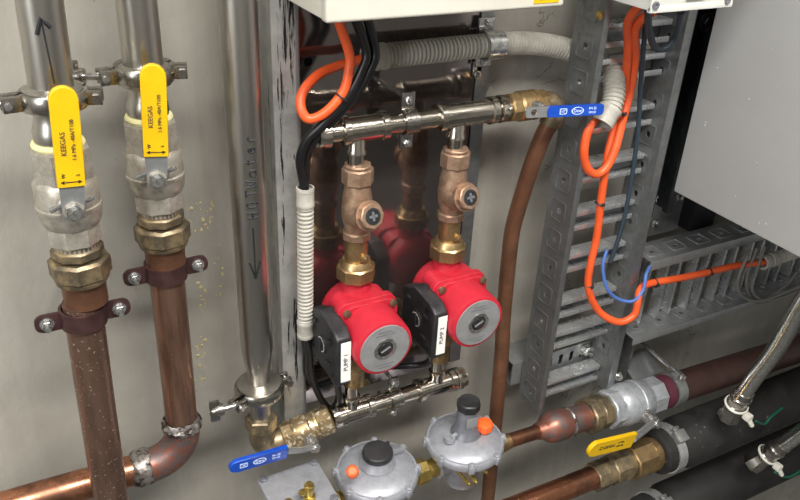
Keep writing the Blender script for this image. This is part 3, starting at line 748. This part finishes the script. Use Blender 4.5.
b = MB(); q = at(477,71,.0245); b.box(q+Z*.004, .013, .002, .016, None, .0008); b.torus(q+OUT*.002-Z*.004, OUT, .0042, .0014, 16, 6); tag(b.build('cable_lug', 'zinc', origin=q), 'small ring lug hanging below the saddle clip', 'lug')

def cable(name, pts, r, m, label, cat='cable', per=10, seg=12):
    b = MB(); b.tube(smooth(pts, per), r, seg); return tag(b.build(name, m, origin=pts[0].copy()), label, cat)
oc = [V((.315,-.085,1.583)), at(349,52,.088), at(349,70,.090), at(343,92,.092), at(326,112,.090), at(309,119,.086), at(301,108,.080), at(303,92,.072), at(318,75,.062), at(338,66,.054), at(352,62,.048), at(366,58,.0465), at(378,57,.046)]
cable('power_cable', oc, .0052, 'orange', 'orange cable looping under the cream box into the long conduit')
cable('power_cable', [V((.333,-.085,1.583)), at(366,50,.088), at(362,70,.09), at(347,97,.09), at(322,125,.085), at(307,140,.078), at(300,160,.07), at(303,180,.063), V((.291,-.062,1.37))], .0050, 'cable', 'black cable from the box curving down into the upright conduit, left of its twin')
cable('power_cable', [V((.347,-.085,1.583)), at(375,50,.086), at(371,68,.088), at(357,92,.086), at(332,122,.08), at(313,142,.074), at(306,160,.066), at(305,180,.061), V((.2885,-.060,1.37))], .0050, 'cable', 'black cable from the box curving down into the upright conduit, right of its twin')
b = MB(); q = at(341,97,.092); b.torus(q, (at(330,110,.092)-at(347,85,.092)).normalized(), .0066, .0011, 20, 6); tag(b.build('cable_tie', 'black', origin=q), 'black tie on the orange loop below the cream box', 'cable tie')
gl1 = V((XP1-.046,-.085,1.152)); gl2 = V((XP2-.046,-.085,1.152))
cable('pump_cable', [V((.2865,-.0635,1.19)), at(309,350,.06), at(312,375,.055), at(320,397,.052), at(330,408,.055), at(338,400,.07), at(337,385,.08), gl1+Z*.002], .0045, 'cable', 'black cable looping from the upright conduit to the left pump')
cable('pump_cable', [V((.2840,-.060,1.19)), at(306,350,.052), at(307,372,.045), at(316,385,.042), at(340,378,.040), at(372,368,.042), at(405,366,.045), at(424,364,.06), at(430,356,.075), gl2+Z*.002], .0045, 'cable', 'black cable running behind the left pump to the right pump')

# ------------------------------------------------------------------ cable ladders
def rail_mesh(o, along, depth_dir, n_dir, length, depth, lip, pitch, start, padn=.0012, flip_lip=1, slots=True):
    """web plate spanning along x depth_dir with punched pads, and a front lip towards n_dir"""
    b = MB(); holes = []
    k = start
    while k < length-.03:
        holes.append(rrect(.0075 if not slots else .009, .0075, .0036, 3, k+.012, depth*.52)); k += pitch
    b.poly([(0,0),(length,0),(length,depth),(0,depth)], holes, .0018, o, along, depth_dir)
    k = start
    while k < length-.03:   # punched frame round every hole
        b.poly(rrect(.030, depth*.56, .003, 2, k+.012, depth*.5), [rrect(.0272, depth*.56-.0028, .002, 2, k+.012, depth*.5)], .0046, o, along, depth_dir)
        k += pitch
    ax = along; c = o+along*(length/2)+depth_dir*depth+n_dir*(lip/2-.0009)
    b.box(c, length, .0020, lip, (along, depth_dir, n_dir), .0006)
    c2 = o+along*(length/2)+depth_dir*.001+n_dir*(lip/2-.0009)
    b.box(c2, length, .0018, lip, (along, depth_dir, n_dir), .0006)
    return b
XL1, XL2 = .650, .787; LB = .0505; LD = .050
zlb = .962
tl = thing('cable_ladder', V((.725,-LB,zlb)), 'upright galvanised cable ladder carrying the orange cables', 'cable ladder')
rail_mesh(V((XL1,-LB,zlb)), Z, OUT, X, 1.05, LD, .0095, .0445, .012).build('side_rail', 'galv_dark', tl)
rail_mesh(V((XL2,-LB,zlb-.004)), Z, OUT, X, 1.05, LD, .0145, .0445, .018).build('side_rail', 'galv_dark', tl)
for v_ in (371,327,298,255,215,170,121,70,36,-14,-72):
    z = zat(590,v_,.07)
    b = MB(); xm = (XL1+XL2)/2; w = XL2-XL1-.003
    for s_ in (-1, 1): b.box(V((xm,-.0675,z+s_*.0135)), w, .021, .0022, None, .0006); b.box(V((xm,-.078,z+s_*.0110)), w, .0022, .0075, None, .0008)
    rg = b.build('rung', 'zinc_bright', tl)  # brighter zinc on the lips paints in their highlights
    b = MB(); b.box(V((xm,-.058,z)), w, .002, .0246); b.build('rung_web', 'galv_dark', rg)  # darker web colour adds to the shade between the lips
# slotted wall strut behind the foot of the ladder
zs = zat(590,350,.048)
t = thing('strut_channel', V((.74,0,zs)), 'short slotted strut channel on the wall behind the ladder foot', 'strut')
b = MB(); xs0, xs1 = .650, .838; L_ = xs1-xs0
xs0 -= .018; L_ = xs1-xs0
hs_ = [rrect(.0085,.021,.004,3,.052+.0215*i,0) for i in range(7)]
b.poly([(0,-.0205),(L_,-.0205),(L_,.0205),(0,.0205)], hs_, .0022, V((xs0,-.0475,zs)), X, Z)
for s_ in (-1,1): b.box(V(((xs0+xs1)/2,-.0245,zs+s_*.0195)), L_, .046, .0022)
b.build('channel', 'galv', t)
for xx in (.775,):
    b = MB(); q = V((xx,-.0488,zs+.006)); b.lathe(q, OUT, [(0,.0105),(.002,.0105)], 20); bolt(b, q+OUT*.002, OUT, .0082, .0065, .008); b.build('hex_bolt', 'zinc', t)

# horizontal ladder
XH0 = .822; LH = .62
th = thing('cable_ladder', V((XH0,-LB,1.046)), 'level galvanised cable ladder under the big grey cabinet', 'cable ladder')
rail_mesh(V((XH0,-LB,1.190)), X, OUT, -Z, LH, LD, .016, .050, .012).build('side_rail', 'galv', th)
rail_mesh(V((XH0,-LB,1.050)), X, OUT, -Z, LH, LD, .013, .050, .016).build('side_rail', 'galv', th)
x_ = XH0+.022
k = 0
while x_ < XH0+LH-.03:
    zc = 1.119; hh = .134; b = MB()
    hl = [rrect(.010,.006,.0025,2,0,-.045+.030*i) for i in range(4)]
    for s_ in (-1,1): b.box(V((x_+s_*.015,-.064,zc)), .0022, .018, hh, None, .0005); b.box(V((x_+s_*.0135,-.0725,zc)), .0055, .0022, hh, None, .0005)
    rg = b.build('rung', 'zinc_bright', th)  # lips coloured brighter to stand in for highlights, as on the upright ladder
    b = MB(); b.poly(rrect(.0276,hh), hl, .002, V((x_,-.056,zc)), X, Z); b.build('rung_web', 'galv_dark', rg); x_ += .0655  # web coloured darker, shade painted in behind the lips
# joint plate and bolts at the corner between the ladders
t = thing('joint_bracket', V((.835,-.03,1.02)), 'small galvanised bracket with one bolt below the corner of the two ladders', 'bracket')
b = MB(); pj = at(655,362,.075); b.box(V((.855,-.052,.985)), .004, .05, .10); b.box(V((.885,-.074,.962)), .064, .050, .003, (X, V((0,.9,.43)), V((0,-.43,.9))), .0008); b.build('bracket_plate', 'galv_dark', t)
b = MB(); q = at(617,376,.092); bolt(b, q, V((-.2,-.9,.4)).normalized(), .008, .006, .006); b.build('hex_bolt', 'zinc', t)

# strut with dark slot beside the cabinet
t = thing('strut_channel', V((.862,0,1.24)), 'tall dark strut post between the upright ladder and the grey cabinet', 'strut')
b = MB(); xs = .867
prof = [(-.0205,0),(.0205,0),(.0205,.041),(.011,.041),(.011,.034),(.0135,.034),(.0135,.038),(.0180,.038),(.0180,.0025),(-.0180,.0025),(-.0180,.038),(-.0135,.038),(-.0135,.034),(-.011,.034),(-.011,.041),(-.0205,.041)]
prof = [(x*1.3, y*1.3) for x, y in prof]; b.poly(prof, [], .80, V((xs,-.004,1.640)), X, OUT); b.build('channel', 'darkmetal', t)
b = MB(); 
for k in range(14): b.poly(rrect(.013,.028,.0062,3), [], .0012, V((xs,-.0072,1.27+.05*k)), X, Z)
b.bm.free()
q = V((.868,-.0585,zat(702,22,.0585))); b = MB(); b.lathe(q, OUT, [(0,.0125),(.003,.0125),(.004,.011)], 22); bolt(b, q+OUT*.003, OUT, .009, .006, .004); b.build('hex_bolt', 'blackmetal', t)
t = thing('foot_bracket', V((.93,0,1.19)), 'galvanised angle foot with bolts under the dark strut post', 'bracket')
b = MB(); b.box(V((.918,-.0108,1.2225)), .085, .0214, .085, None, .0008); b.box(V((.930,-.011,1.2655)), .105, .020, .003, None, .0008); b.build('angle_plate', 'galv', t)
for xx, zz in ((.895,1.249),(.900,1.205),(.940,1.245)):
    b = MB(); bolt(b, V((xx,-.0215,zz)), OUT, .008, .006, .005); b.build('hex_bolt', 'zinc', t)
b = MB(); b.box(V((.985,-.0235,1.215)), .055, .046, .058, None, .003); tag(b.build('rubber_block', 'blackmetal', origin=V((.985,-.024,1.185))), 'black block on the wall beside the angle foot', 'block')

# small white enclosure at the top and the big cabinet
t = thing('junction_box', V((.675,-.15,1.586)), 'small off-white enclosure at the top edge, cables entering from below', 'box')
xe0, xe1, ze = .6205, .729, 1.5865
b = MB(); b.box(V(((xe0+xe1)/2,-.1555,ze+.0885)), xe1-xe0, .085, .175, None, .003); b.build('box_body', 'offwhite', t)
b = MB(); b.box(V(((xe0+xe1)/2+.003,-.1985,ze+.0035)), xe1-xe0+.012, .006, .007, None, .0012)
b.box(V(((xe0+xe1)/2+.003,-.1985,ze+.09)), xe1-xe0+.012, .004, .178, None, .001); b.build('cover_rim', 'offwhite', t)
for xx in (xe0+.002, xe1-.001):
    b = MB(); b.lathe(V((xx,-.2012,ze+.008)), OUT, [(0,.0042),(.002,.0042),(.002,.002),(.0008,.0018)], 14); b.build('cover_screw', 'cast_dark', t)
b = MB(); b.box(V((.678,-.2015,ze+.016)), .026, .003, .010, None, .001); b.build('latch', 'cast_dark', t)
b = MB(); q = at(599,15,.101); b.lathe(q, OUT, [(0,.0052),(.003,.0052),(.004,.003)], 14); tag(b.build('brass_screw', 'brass_bright', origin=q), 'small brass screw head on the upright ladder rail edge', 'screw')

t = thing('cabinet', V((1.2,-.10,1.306)), 'big grey steel cabinet hanging at the right, speckled side panel', 'cabinet')
b = MB(); b.box(V((1.131,-.3055,1.756)), .600, .405, .900, None, .003); b.build('cabinet_body', 'cabinet', t)
b = MB(); b.box(V((1.131,-.5165,1.756)), .604, .016, .904, None, .004); b.build('cabinet_door', 'cabinet', t)
for zz in (1.36, 2.1):
    b = MB(); b.box(V((.99,-.0515,zz)), .06, .101, .03, None, .002); b.build('standoff', 'galv_dark', t)

# ------------------------------------------------------------------ orange and blue cables on the ladders
ca = [at(598,116,.098), at(589,128,.101), at(584,150,.102), at(587,168,.102), at(597,174,.102), at(608,165,.102), at(616,146,.100), at(622,122,.094), at(630,90,.086), at(635,60,.093), at(638,24,.120), V((.684,-.165,1.590))]
cable('power_cable', ca, .0057, 'orange', 'orange cable looping from the bent conduit up to the off-white enclosure')
cb = [V((.662,-.150,1.590)), at(629,20,.116), at(628,50,.096), at(624,90,.084), at(616,120,.087), at(607,160,.093), at(601,200,.094), at(597,235,.094), at(591,262,.094), at(588,282,.095), at(592,300,.099), at(603,315,.106), at(620,322,.118), at(634,315,.122), at(638,300,.120), at(640,290,.112), at(648,284,.108), at(675,279,.108), at(705,273,.108), at(735,266,.110), at(764,262,.117)]
cable('power_cable', cb, .0055, 'orange', 'long orange cable down the upright ladder and along the level ladder')
def tie(u, v, off, dirp, r, label):
    q = at(u,v,off); b = MB(); b.torus(q, dirp, r, .0013, 20, 6); b.box(q+OUT*r, .004, .005, .004, None, .0006)
    tag(b.build('cable_tie', 'black', origin=q), label, 'cable tie')
tie(618,112,.092, V((.1,0,1)), .0105, 'black tie binding the two orange cables beside the bent conduit')
tie(600,203,.094, V((.1,0,1)), .0062, 'black tie on the orange cable halfway down the upright ladder')
tie(589,285,.095, V((0,0,1)), .0062, 'black tie on the orange cable where its bottom bend begins')
tie(655,283,.108, X, .0062, 'black tie on the orange cable at the start of the level ladder')
tie(709,272,.108, X, .0062, 'black tie on the orange cable midway along the level ladder')
b = MB(); q = at(603,124,.092)
cable('control_cable', [at(607,250,.088), at(603,264,.092), at(604,278,.098), at(608,290,.104), at(618,299,.110), at(633,301,.120), at(643,290,.118), at(646,275,.110), at(650,266,.098)], .0026, 'bluecable', 'thin light blue cable hanging in a loop inside the orange bend')
cable('control_cable', [at(646,18,.115), at(641,80,.092), at(637,140,.089), at(627,205,.089), at(618,240,.088), at(610,262,.086)], .0032, 'darkblue', 'thin dark blue cable down the upright ladder beside its right rail')
cable('control_cable', [at(648,10,.15), at(649,30,.13), at(655,47,.12), at(666,48,.12), at(676,35,.125), at(681,12,.15)], .0042, 'darkblue', 'dark blue cable loop hanging below the off-white enclosure')
pe_ = at(764,262,.117)
t = thing('conduit_end', pe_.copy(), 'pale conduit end swallowing the orange cable under the cabinet', 'conduit')
b = MB(); dd = (X*1+Z*.02).normalized(); b.lathe(pe_-dd*.004, dd, [(0,.0085),(0,.0125),(.010,.0125),(.011,.0115),(.016,.0115),(.017,.0125),(.030,.0125),(.030,.0085)], 24, capped=False); b.build('collar', 'conduit', t)
b = MB(); corrugated(b, [pe_+dd*.026, pe_+dd*.32], .0115); b.build('corrugated_hose', 'conduit', t)
gc = [[(750,250),(741,275),(740,292),(748,300),(765,298),(785,286),(797,272)], [(757,248),(748,272),(747,290),(756,302),(775,299),(792,288),(806,272)], [(765,246),(757,270),(752,288),(758,298),(772,300),(795,292),(815,280)], [(748,255),(738,280),(742,296),(760,301),(790,290),(820,272)]]
for i, (pp, lb) in enumerate(zip(gc, ('leftmost strand of', 'second strand of', 'innermost strand of', 'outermost strand of'))):
    cable('control_cable', [at(u,v,.112+.004*i) for u,v in pp], .0026, 'greycable', 'thin grey cable, %s the slack coil under the cabinet' % lb)

# ------------------------------------------------------------------ gas line at the bottom
OG = .12
c2 = at(464,446,OG); c1 = at(377,467,OG)
zg = (c1.z+c2.z)/2; c1.z = c2.z = zg
zp = zg-.030                                   # pipe axis
def regulator(c, low, label):
    t = thing('gas_regulator', c-Z*.075, label, 'gas regulator')
    b = MB()
    b.lathe(c-Z*.006, -Z, [(0,.050),(.006,.048),(.014,.036),(.030,.028),(.055,.026),(.062,.022),(.068,.022)], 40)
    b.lathe(V((c.x-.046,c.y,zp)), X, [(0,.0175),(.004,.0175),(.006,.0155),(.086,.0155),(.088,.0175),(.092,.0175)], 28)
    b.build('body', 'cast', t)
    b = MB(); R0 = .0565
    b.lathe(c-Z*.0065, Z, [(0,.046),(0.0005,R0-.001),(.003,R0),(.0062,R0),(.0066,R0-.0015),(.0070,R0),(.010,R0),(.013,R0-.002),(.0132,.0515),(.0150,.0500),(.0190,.0420),(.0225,.030),(.0240,.018)], 56)
    b.build('bonnet', 'cast', t)
    for i in range(8):
        a = PI/8+PI/4*i; e = V((math.cos(a), math.sin(a), 0)); s_ = Z.cross(e); b = MB()
        b.box(c+e*(R0-.001)-Z*.000, .009, .009, .013, (e, s_, Z), .0025); b.lathe(c+e*(R0-.0015)+Z*.006, Z, [(0,.0040),(.003,.0040),(.0035,.003)], 12)
        b.build('flange_lug', 'cast', t)
    if low:
        b = MB(); b.lathe(c+Z*.018, Z, [(0,.0250),(.006,.0220),(.012,.0200),(.014,.0200)], 36); b.box(c+V((.030,.004,.022)), .030, .006, .008, (V((.9,.2,-.35)),Y,V((.35,0,.9))), .002); b.build('spring_tower', 'cast', t)
        b = MB(); b.lathe(c+Z*.030, Z, [(0,.0202),(.001,.0208),(.008,.0204),(.0095,.0190)], 40); cp = b.build('cap', 'black', t)
        b = MB(); b.box(c+V((.019,.009,.037)), .006, .004, .004, None, .001); b.build('cap_tab', 'black', cp)
    else:
        b = MB(); b.lathe(c+Z*.018, Z, [(0,.0220),(.008,.0175),(.012,.0162),(.044,.0145),(.046,.0140)], 36); tw = b.build('spring_tower', 'cast_dark', t)
        b = MB(); 
        d = V((-.12,-1,0)).normalized(); b.box(c+Z*.046+d*.0152, .017, .0012, .016, (d.cross(Z), d, Z), .0004); b.build('rating_label', 'silver', tw)
        b = MB(); b.hex(c+Z*.060, Z, 0, .014, .0168, 8, .1); b.lathe(c+Z*.072, Z, [(0,.0142),(.003,.0140),(.0025,.010)], 24); b.build('cap', 'black', t)
        b = MB(); q = c+V((-.030,-.006,.018)); b.lathe(q, Z, [(0,.0075),(.006,.0075),(.006,.0045),(.002,.0045)], 18); b.box(q+V((.013,.003,.004)), .022, .006, .006, (V((.97,.2,.1)).normalized(),Y,Z), .002); b.build('vent_boss', 'cast', t)
    return t
r1 = regulator(c1, True, 'grey gas regulator with a wide flat black cap, left of the towered one')
r2 = regulator(c2, False, 'grey gas regulator with a tall tower and black hex cap')
def plug(p, d, parent, r=.0085):
    b = MB(); b.lathe(p, d, [(0,r*.75),(.004,r*.75),(.0042,r),(.006,r*1.08),(.014,r*1.08),(.017,r*.9),(.018,r*.6)], 10); b.build('orange_plug', 'orange_cap', parent, 20)
plug(at(353,470,OG+.018)-Z*.006, V((-.3,-.5,.85)).normalized(), r1, .0078)
plug(at(484,431,OG+.01), Z, r2, .0112)
for (u, v) in ((471,486),(478,484),(488,474)):
    b = MB(); q = at(u,v,OG+.05); d = V((.2,-.9,-.2)).normalized(); b.hex(q-d*.014, d, 0, .010, .0036, 6); b.lathe(q-d*.03, d, [(0,.0022),(.029,.0022)], 10); b.build('test_screw', 'brass_bright', r2)
# brass nipple between the regulators and to the left
def nipple(xa, xb, label):
    b = MB(); p = V((xa,-OG,zp)); b.lathe(p, X, [(0,.0135),(xb-xa,.0135)], 24); m_ = (xa+xb)/2; w = (xb-xa)*.4; b.hex(V((m_-w/2,-OG,zp)), X, 0, w, .0180, 8, .1)
    tag(b.build('brass_nipple', 'brass_bright', origin=p), label, 'fitting')
nipple(c1.x+.046, c2.x-.046, 'yellow brass nipple between the two round gas regulators')
nipple(c1.x-.076, c1.x-.046, 'yellow brass nipple left of the flat-capped regulator')
# gas filter at the lower edge
cx = c1.x-.112
t = thing('gas_filter', V((cx,-OG,zp-.04)), 'grey cast gas block with two brass test points at the bottom edge', 'gas filter')
top = at(290,493,OG).z
b = MB(); b.box(V((cx,-OG,top-.045)), .072, .070, .075, None, .010, 3); b.build('body', 'cast', t)
b = MB(); b.box(V((cx,-OG,top-.004)), .084, .082, .010, None, .004, 2); lid = b.build('cover', 'cast', t)
for sx in (-1,1):
    for sy in (-1,1):
        b = MB(); bolt(b, V((cx+sx*.035,-OG+sy*.034,top+.001)), Z, .0055, .004, .001); b.build('cover_screw', 'cast_dark', lid)
for (u, v) in ((309,476),(288,497)):
    b = MB(); q = at(u,v,OG+.02 if u > 300 else OG+.035); q.z = top
    b.hex(q, Z, 0, .007, .0085, 6); b.lathe(q+Z*.007, Z, [(0,.0052),(.010,.0052),(.011,.0066),(.017,.0066),(.018,.004),(.021,.004)], 16); b.lathe(q+V((-.009,0,.014)), Z, [(0,.005),(.003,.005)], 14); b.build('test_point', 'brass_bright', t)

# line to the right of the regulators
g0 = V((c2.x+.046,-OG,zp)); gl = [(552,435),(594,419),(630,405),(659,396),(690,387),(740,367)]
gp = [at(u,v,OG) for u,v in gl]
gdir = (gp[-1]-g0).normalized()
def G(s): return g0+gdir*s
def gs(u,v): return (at(u,v,OG)-g0).dot(gdir)
t = thing('copper_pipe', g0.copy(), 'flame stained copper reducer between the towered regulator and the steel gas valve', 'pipe')
s2, s3 = gs(538,436), gs(584,421)
b = MB(); b.hex(g0, gdir, 0, .016, .0145, 8, .1); b.lathe(g0, gdir, [(.014,.0125),(.020,.0125),(.021,.0135),(.026,.0135),(.027,.0120),(.034,.012)], 24); b.build('brass_tail', 'brass', t)
b = MB(); b.lathe(g0, gdir, [(.026,.0108),(s2+.004,.0108)], 24); b.build('tube', 'copper_bright', t)
b = MB(); b.lathe(g0, gdir, [(s2-.004,.0125),(s2+.008,.0150),(s2+.014,.0215),(s2+.024,.0245),(s2+.044,.0242),(s2+.052,.0222),(s2+.058,.0215),(s2+.066,.0212),(s3+.006,.0212)], 30); jitter(b, .0006); b.build('reducer', 'copper_red', t)
b = MB(); b.torus(G(s2+.056), gdir, .0212, .0028, 30, 8); b.build('solder_ring', 'solder', t)
t = thing('pipe_union', G(s3).copy(), 'tarnished brass union left of the steel gas valve', 'fitting')
L2 = gs(604,414)-s3
b = MB(); b.hex(G(s3), gdir, 0, L2*.42, .0300, 8, .08, rot=.2); b.build('union_nut', 'brass_old', t)
b = MB(); b.lathe(G(s3), gdir, [(L2*.40,.0255),(L2*.55,.0255)], 30); b.hex(G(s3), gdir, L2*.52, L2+.0, .0275, 8, .08); b.build('union_tail', 'brass_old', t)
sa = s3+L2; sb = gs(655,398)
t = thing('ball_valve', G(sa).copy(), 'steel gas ball valve with a low yellow lever, lower right', 'valve')
LL = sb-sa
b = MB(); b.hex(G(sa), gdir, 0, LL*.20, .0320, 8, .06)
b.lathe(G(sa), gdir, [(LL*.18,.031),(LL*.24,.0338),(LL*.30,.0354),(LL*.40,.0354),(LL*.41,.0340),(LL*.52,.0340),(LL*.53,.0354),(LL*.58,.0354),(LL*.60,.0340),(LL*.72,.0320),(LL*.74,.0300)], 44)
b.hex(G(sa), gdir, LL*.72, LL, .0312, 8, .06, rot=.3); b.build('valve_body', 'steel_silver', t)
sd = V((.03,-1,-.06)).normalized(); pc = G(sa+LL*.50)
b = MB(); b.lathe(pc+sd*.030, sd, [(0,.0125),(.012,.0115),(.020,.010)], 24); b.hex(pc+sd*.050, sd, 0, .007, .0098, 6); b.lathe(pc+sd*.056, sd, [(0,.0048),(.006,.0048)], 14); b.build('stem_nut', 'zinc', t)
oo = -(pc+sd*.050).y
k0 = at(633,439,.205); k1 = at(588,450,.213); ld = (k1-k0).normalized(); nn = (sd-ld*sd.dot(ld)).normalized(); lw = nn.cross(ld).normalized(); Ll = (k1-k0).length
b = MB(); b.tube([pc+sd*.051, (pc+sd*.052).lerp(k0,.5), k0], .0055, 10); b.build('lever_neck', 'galv', t)
wv = .0132
b = MB(); b.poly([(0,-wv),(Ll-wv,-wv)]+[(Ll-wv+wv*math.sin(a), -wv*math.cos(a)) for a in [PI*i/8 for i in range(9)]]+[(0,wv)], [], .0066, k0, ld, lw)
hs = b.build('lever_sleeve', 'yellow', t); md = hs.modifiers.new('bevel','BEVEL'); md.width=.0014; md.segments=2; md.limit_method='ANGLE'
ux = -ld; uy = lw if ux.cross(lw).dot(nn) > 0 else -lw; fpt = k0+ld*Ll*.5+nn*.0035
text('KEEGAS', .0076, fpt-ux*.008, ux, uy, hs); text('1.6 MPa', .0046, fpt+ux*.017+uy*.0034, ux, uy, hs); text('-40A/T100', .0038, fpt+ux*.017-uy*.0030, ux, uy, hs)
b = MB(); b.box(fpt-ux*.0265-uy*.001, .006, .0012, .0006, (ux, uy, nn)); b.box(fpt-ux*.0265+uy*.003, .004, .0012, .0006, (ux, uy, nn)); b.build('arrow_mark', 'ink', hs)
# brown steel pipe with clamp to the right
b = MB(); b.lathe(G(sb), gdir, [(0,.0260),(.9,.0260)], 34); tb = tag(b.build('steel_pipe', 'brown_pipe' if 'brown_pipe' in MT else 'copper_brown', origin=G(sb)), 'dark brown primed pipe leaving the steel gas valve to the right', 'pipe')
b = MB(); b.lathe(G(sb+.002), gdir, [(0,.0265),(.0002,.0285),(.018,.0285),(.0182,.0265)], 34, capped=False); b.build('primer_band', 'purple', tb)
t = thing('pipe_clip', G(sb+.034).copy(), 'galvanised band clip with screw on the dark brown pipe', 'clip')
b = MB(); b.lathe(G(sb+.024), gdir, [(0,.0266),(.0002,.0290),(.020,.0290),(.0202,.0266)], 34, capped=False); b.build('clip_band', 'galv', t, 45)
b = MB(); q = G(sb+.034)+V((0,-.004,.032)); b.box(q, .018, .012, .010, None, .002); b.build('clip_tab', 'galv', t)
b = MB(); b.cyl(q+V((0,-.012,.004)), q+V((-.012,.10,.022)), .0032, seg=12); b.build('stud', 'zinc', t)
b = MB(); bolt(b, q+V((0,-.006,.001)), V((.2,-.9,.4)).normalized(), .0065, .006, .004); b.build('hex_bolt', 'zinc', t)

# ------------------------------------------------------------------ insulated pipes, bottom right
OI = .172
a0 = at(552,490,OI); a1 = at(624,467,OI); zi = (a0.z+a1.z)/2-.002
xu0, xu1 = at(592,478,OI).x, at(650,458,OI).x
b = MB(); b.tube([V((.30,-OI,zi+.006)), V((xu0+.01,-OI,zi))], .0182, 28); tag(b.build('copper_pipe', 'copper_bright', origin=V((.30,-OI,zi))), 'bright copper pipe entering the bottom of the picture below the gas line', 'pipe')
t = thing('pipe_union', V((xu0,-OI,zi)), 'large brass union where the bright copper pipe meets the black insulation', 'fitting')
L3 = xu1-xu0; p = V((xu0,-OI,zi))
b = MB(); b.hex(p, X, 0, L3*.20, .0230, 8, .06); b.lathe(p, X, [(L3*.18,.0212),(L3*.30,.0212)], 30); b.build('union_tail', 'brass_old', t)
b = MB(); b.hex(p, X, L3*.28, L3*.55, .0255, 8, .07, rot=.2); b.lathe(p, X, [(L3*.53,.0232),(L3*.62,.0232)], 30); b.build('union_nut', 'brass_old', t)
b = MB(); b.hex(p, X, L3*.60, L3*.95, .0300, 8, .07, rot=.1); b.lathe(p, X, [(L3*.93,.0285),(L3,.0285),(L3*1.0,.026),(L3*1.06,.026)], 30); b.build('union_end', 'brass', t)
RI = .0435
def insulated(x0, off, z, label, lab2, m):
    c = V((x0,-off,z)); t = thing('insulated_pipe', c.copy(), label, 'pipe')
    b = MB(); b.lathe(c, X, [(.004,.024),(0,.026),(0,RI-.010),(.003,RI-.006),(.048,RI-.005),(.056,RI),(.9,RI)], 48); b.build('insulation', m, t)
    k = thing('band_clamp', c+X*.028, lab2, 'clamp')
    b = MB(); b.lathe(c+X*.018, X, [(0,RI-.0048),(.0002,RI-.0025),(.017,RI-.0025),(.0172,RI-.0048)], 44, capped=False); b.build('clamp_band', 'zinc_bright', k, 45)
    b = MB(); e = V((0,-.45,.89)).normalized(); q = c+X*.0265+e*(RI+.004); b.box(q, .020, .020, .012, (X, e.cross(X), e), .002); b.build('screw_housing', 'galv', k)
    b = MB(); sdir = e.cross(X); b.hex(q+sdir*.010, sdir, 0, .007, .006, 6); b.build('clamp_screw', 'zinc', k)
    return c
xi = at(652,458,OI).x
ci = insulated(xi, OI, zi, 'thick black insulated pipe with steel band, upper of the two', 'steel band clamp round the end of the upper black insulated pipe', 'rubber_spot')
z2 = at(690,490,OI).z
cj = insulated(at(640,505,OI).x, OI+.012, z2, 'thick black insulated pipe in the bottom right corner, lower of the two', 'steel band clamp round the end of the lower black insulated pipe', 'rubber')
# braided hoses tapping into the insulated pipes
def hose(base_uv, pts_uv, offs, label, lab2, base_off):
    pts = [at(u,v,o) for (u,v),o in zip([base_uv]+pts_uv, [base_off]+offs)]
    t = thing('braided_hose', pts[0].copy(), label, 'hose')
    pts.append(V((pts[-1].x+.012, pts[-1].y-.004, 1.3045)))
    sp = smooth(pts, 8); d = (sp[1]-sp[0]).normalized()
    b = MB(); b.tube(sp, .0125, 22); b.build('braid', 'braid', t)
    b = MB(); b.lathe(sp[0]-d*.014, d, [(0,.0155),(.002,.0165),(.010,.0165),(.012,.0145),(.022,.0145),(.024,.0160),(.030,.0160),(.032,.0140),(.044,.0138),(.045,.0127)], 28); b.build('ferrule', 'clamp', t)
    b = MB(); b.torus(sp[0]-d*.006, d, .0165, .0022, 28, 8); b.build('clip_ring', 'nylon', t)
    c = V((0,-.5,-.8)).normalized(); q = sp[0]-d*.006+V((.006,-.020,-.012))
    b = MB(); b.box(q, .012, .012, .010, None, .002); b.lathe(q, V((.3,-.5,-.8)).normalized(), [(0,.0042),(.016,.0038),(.018,.0025)], 14); b.build('tap_plug', 'nylon', t)
    b = MB(); b.lathe(sp[0]-d*.040, d, [(0,.0180),(.012,.0180),(.016,.0155),(.030,.0150)], 8); b.build('hex_tail', 'clamp', t)
    return sp
hose((738,402), [(755,377),(778,346),(801,305),(814,284)], [.25,.275,.305,.32], 'braided steel hose rising to the right edge from the upper insulated pipe', '', .232)
hose((770,453), [(786,443),(808,427),(842,400)], [.27,.295,.335], 'braided steel hose at the right edge from the lower insulated pipe', '', .255)
cable('green_wire', [at(756,421,.232), at(764,424,.232), at(772,416,.230), at(782,408,.226)], .0022, 'green', 'short green wire lying on the upper insulated pipe beside the hose', 'wire')
cable('green_wire', [at(775,472,.275), at(785,477,.275), at(795,474,.275), at(812,462,.27)], .0022, 'green', 'short green wire lying on the lower insulated pipe at the right edge', 'wire')

# ------------------------------------------------------------------ light
def area(name, loc, sx, sy, power, rot=(0,0,0), col=(1,.97,.93)):
    d = bpy.data.lights.new(name, 'AREA'); d.shape = 'RECTANGLE'; d.size = sx; d.size_y = sy; d.energy = power; d.color = col
    o = bpy.data.objects.new(name, d); COL.objects.link(o); o.location = loc; o.rotation_euler = rot; return o
area('ceiling_light', (.30,-1.1,2.76), 1.4, .30, 66)
area('ceiling_light', (1.2,-3.0,2.76), 1.5, .45, 10)
area('ceiling_light', (-1.0,-1.3,2.76), .9, .25, 30)  # small extra light, added for contrast in the steel pipe highlights
# added fill light from the left, behind the camera, brightening the cabinet side
area('left_fill_light', (-1.95,-1.5,2.1), 1.2, .9, 30, (0, -math.pi/2, 0), (.93,.97,1))
w = bpy.data.worlds.new('world'); scn.world = w; w.use_nodes = True
w.node_tree.nodes['Background'].inputs[0].default_value = (.5,.5,.5,1); w.node_tree.nodes['Background'].inputs[1].default_value = .2
scn.view_settings.exposure = 0.02
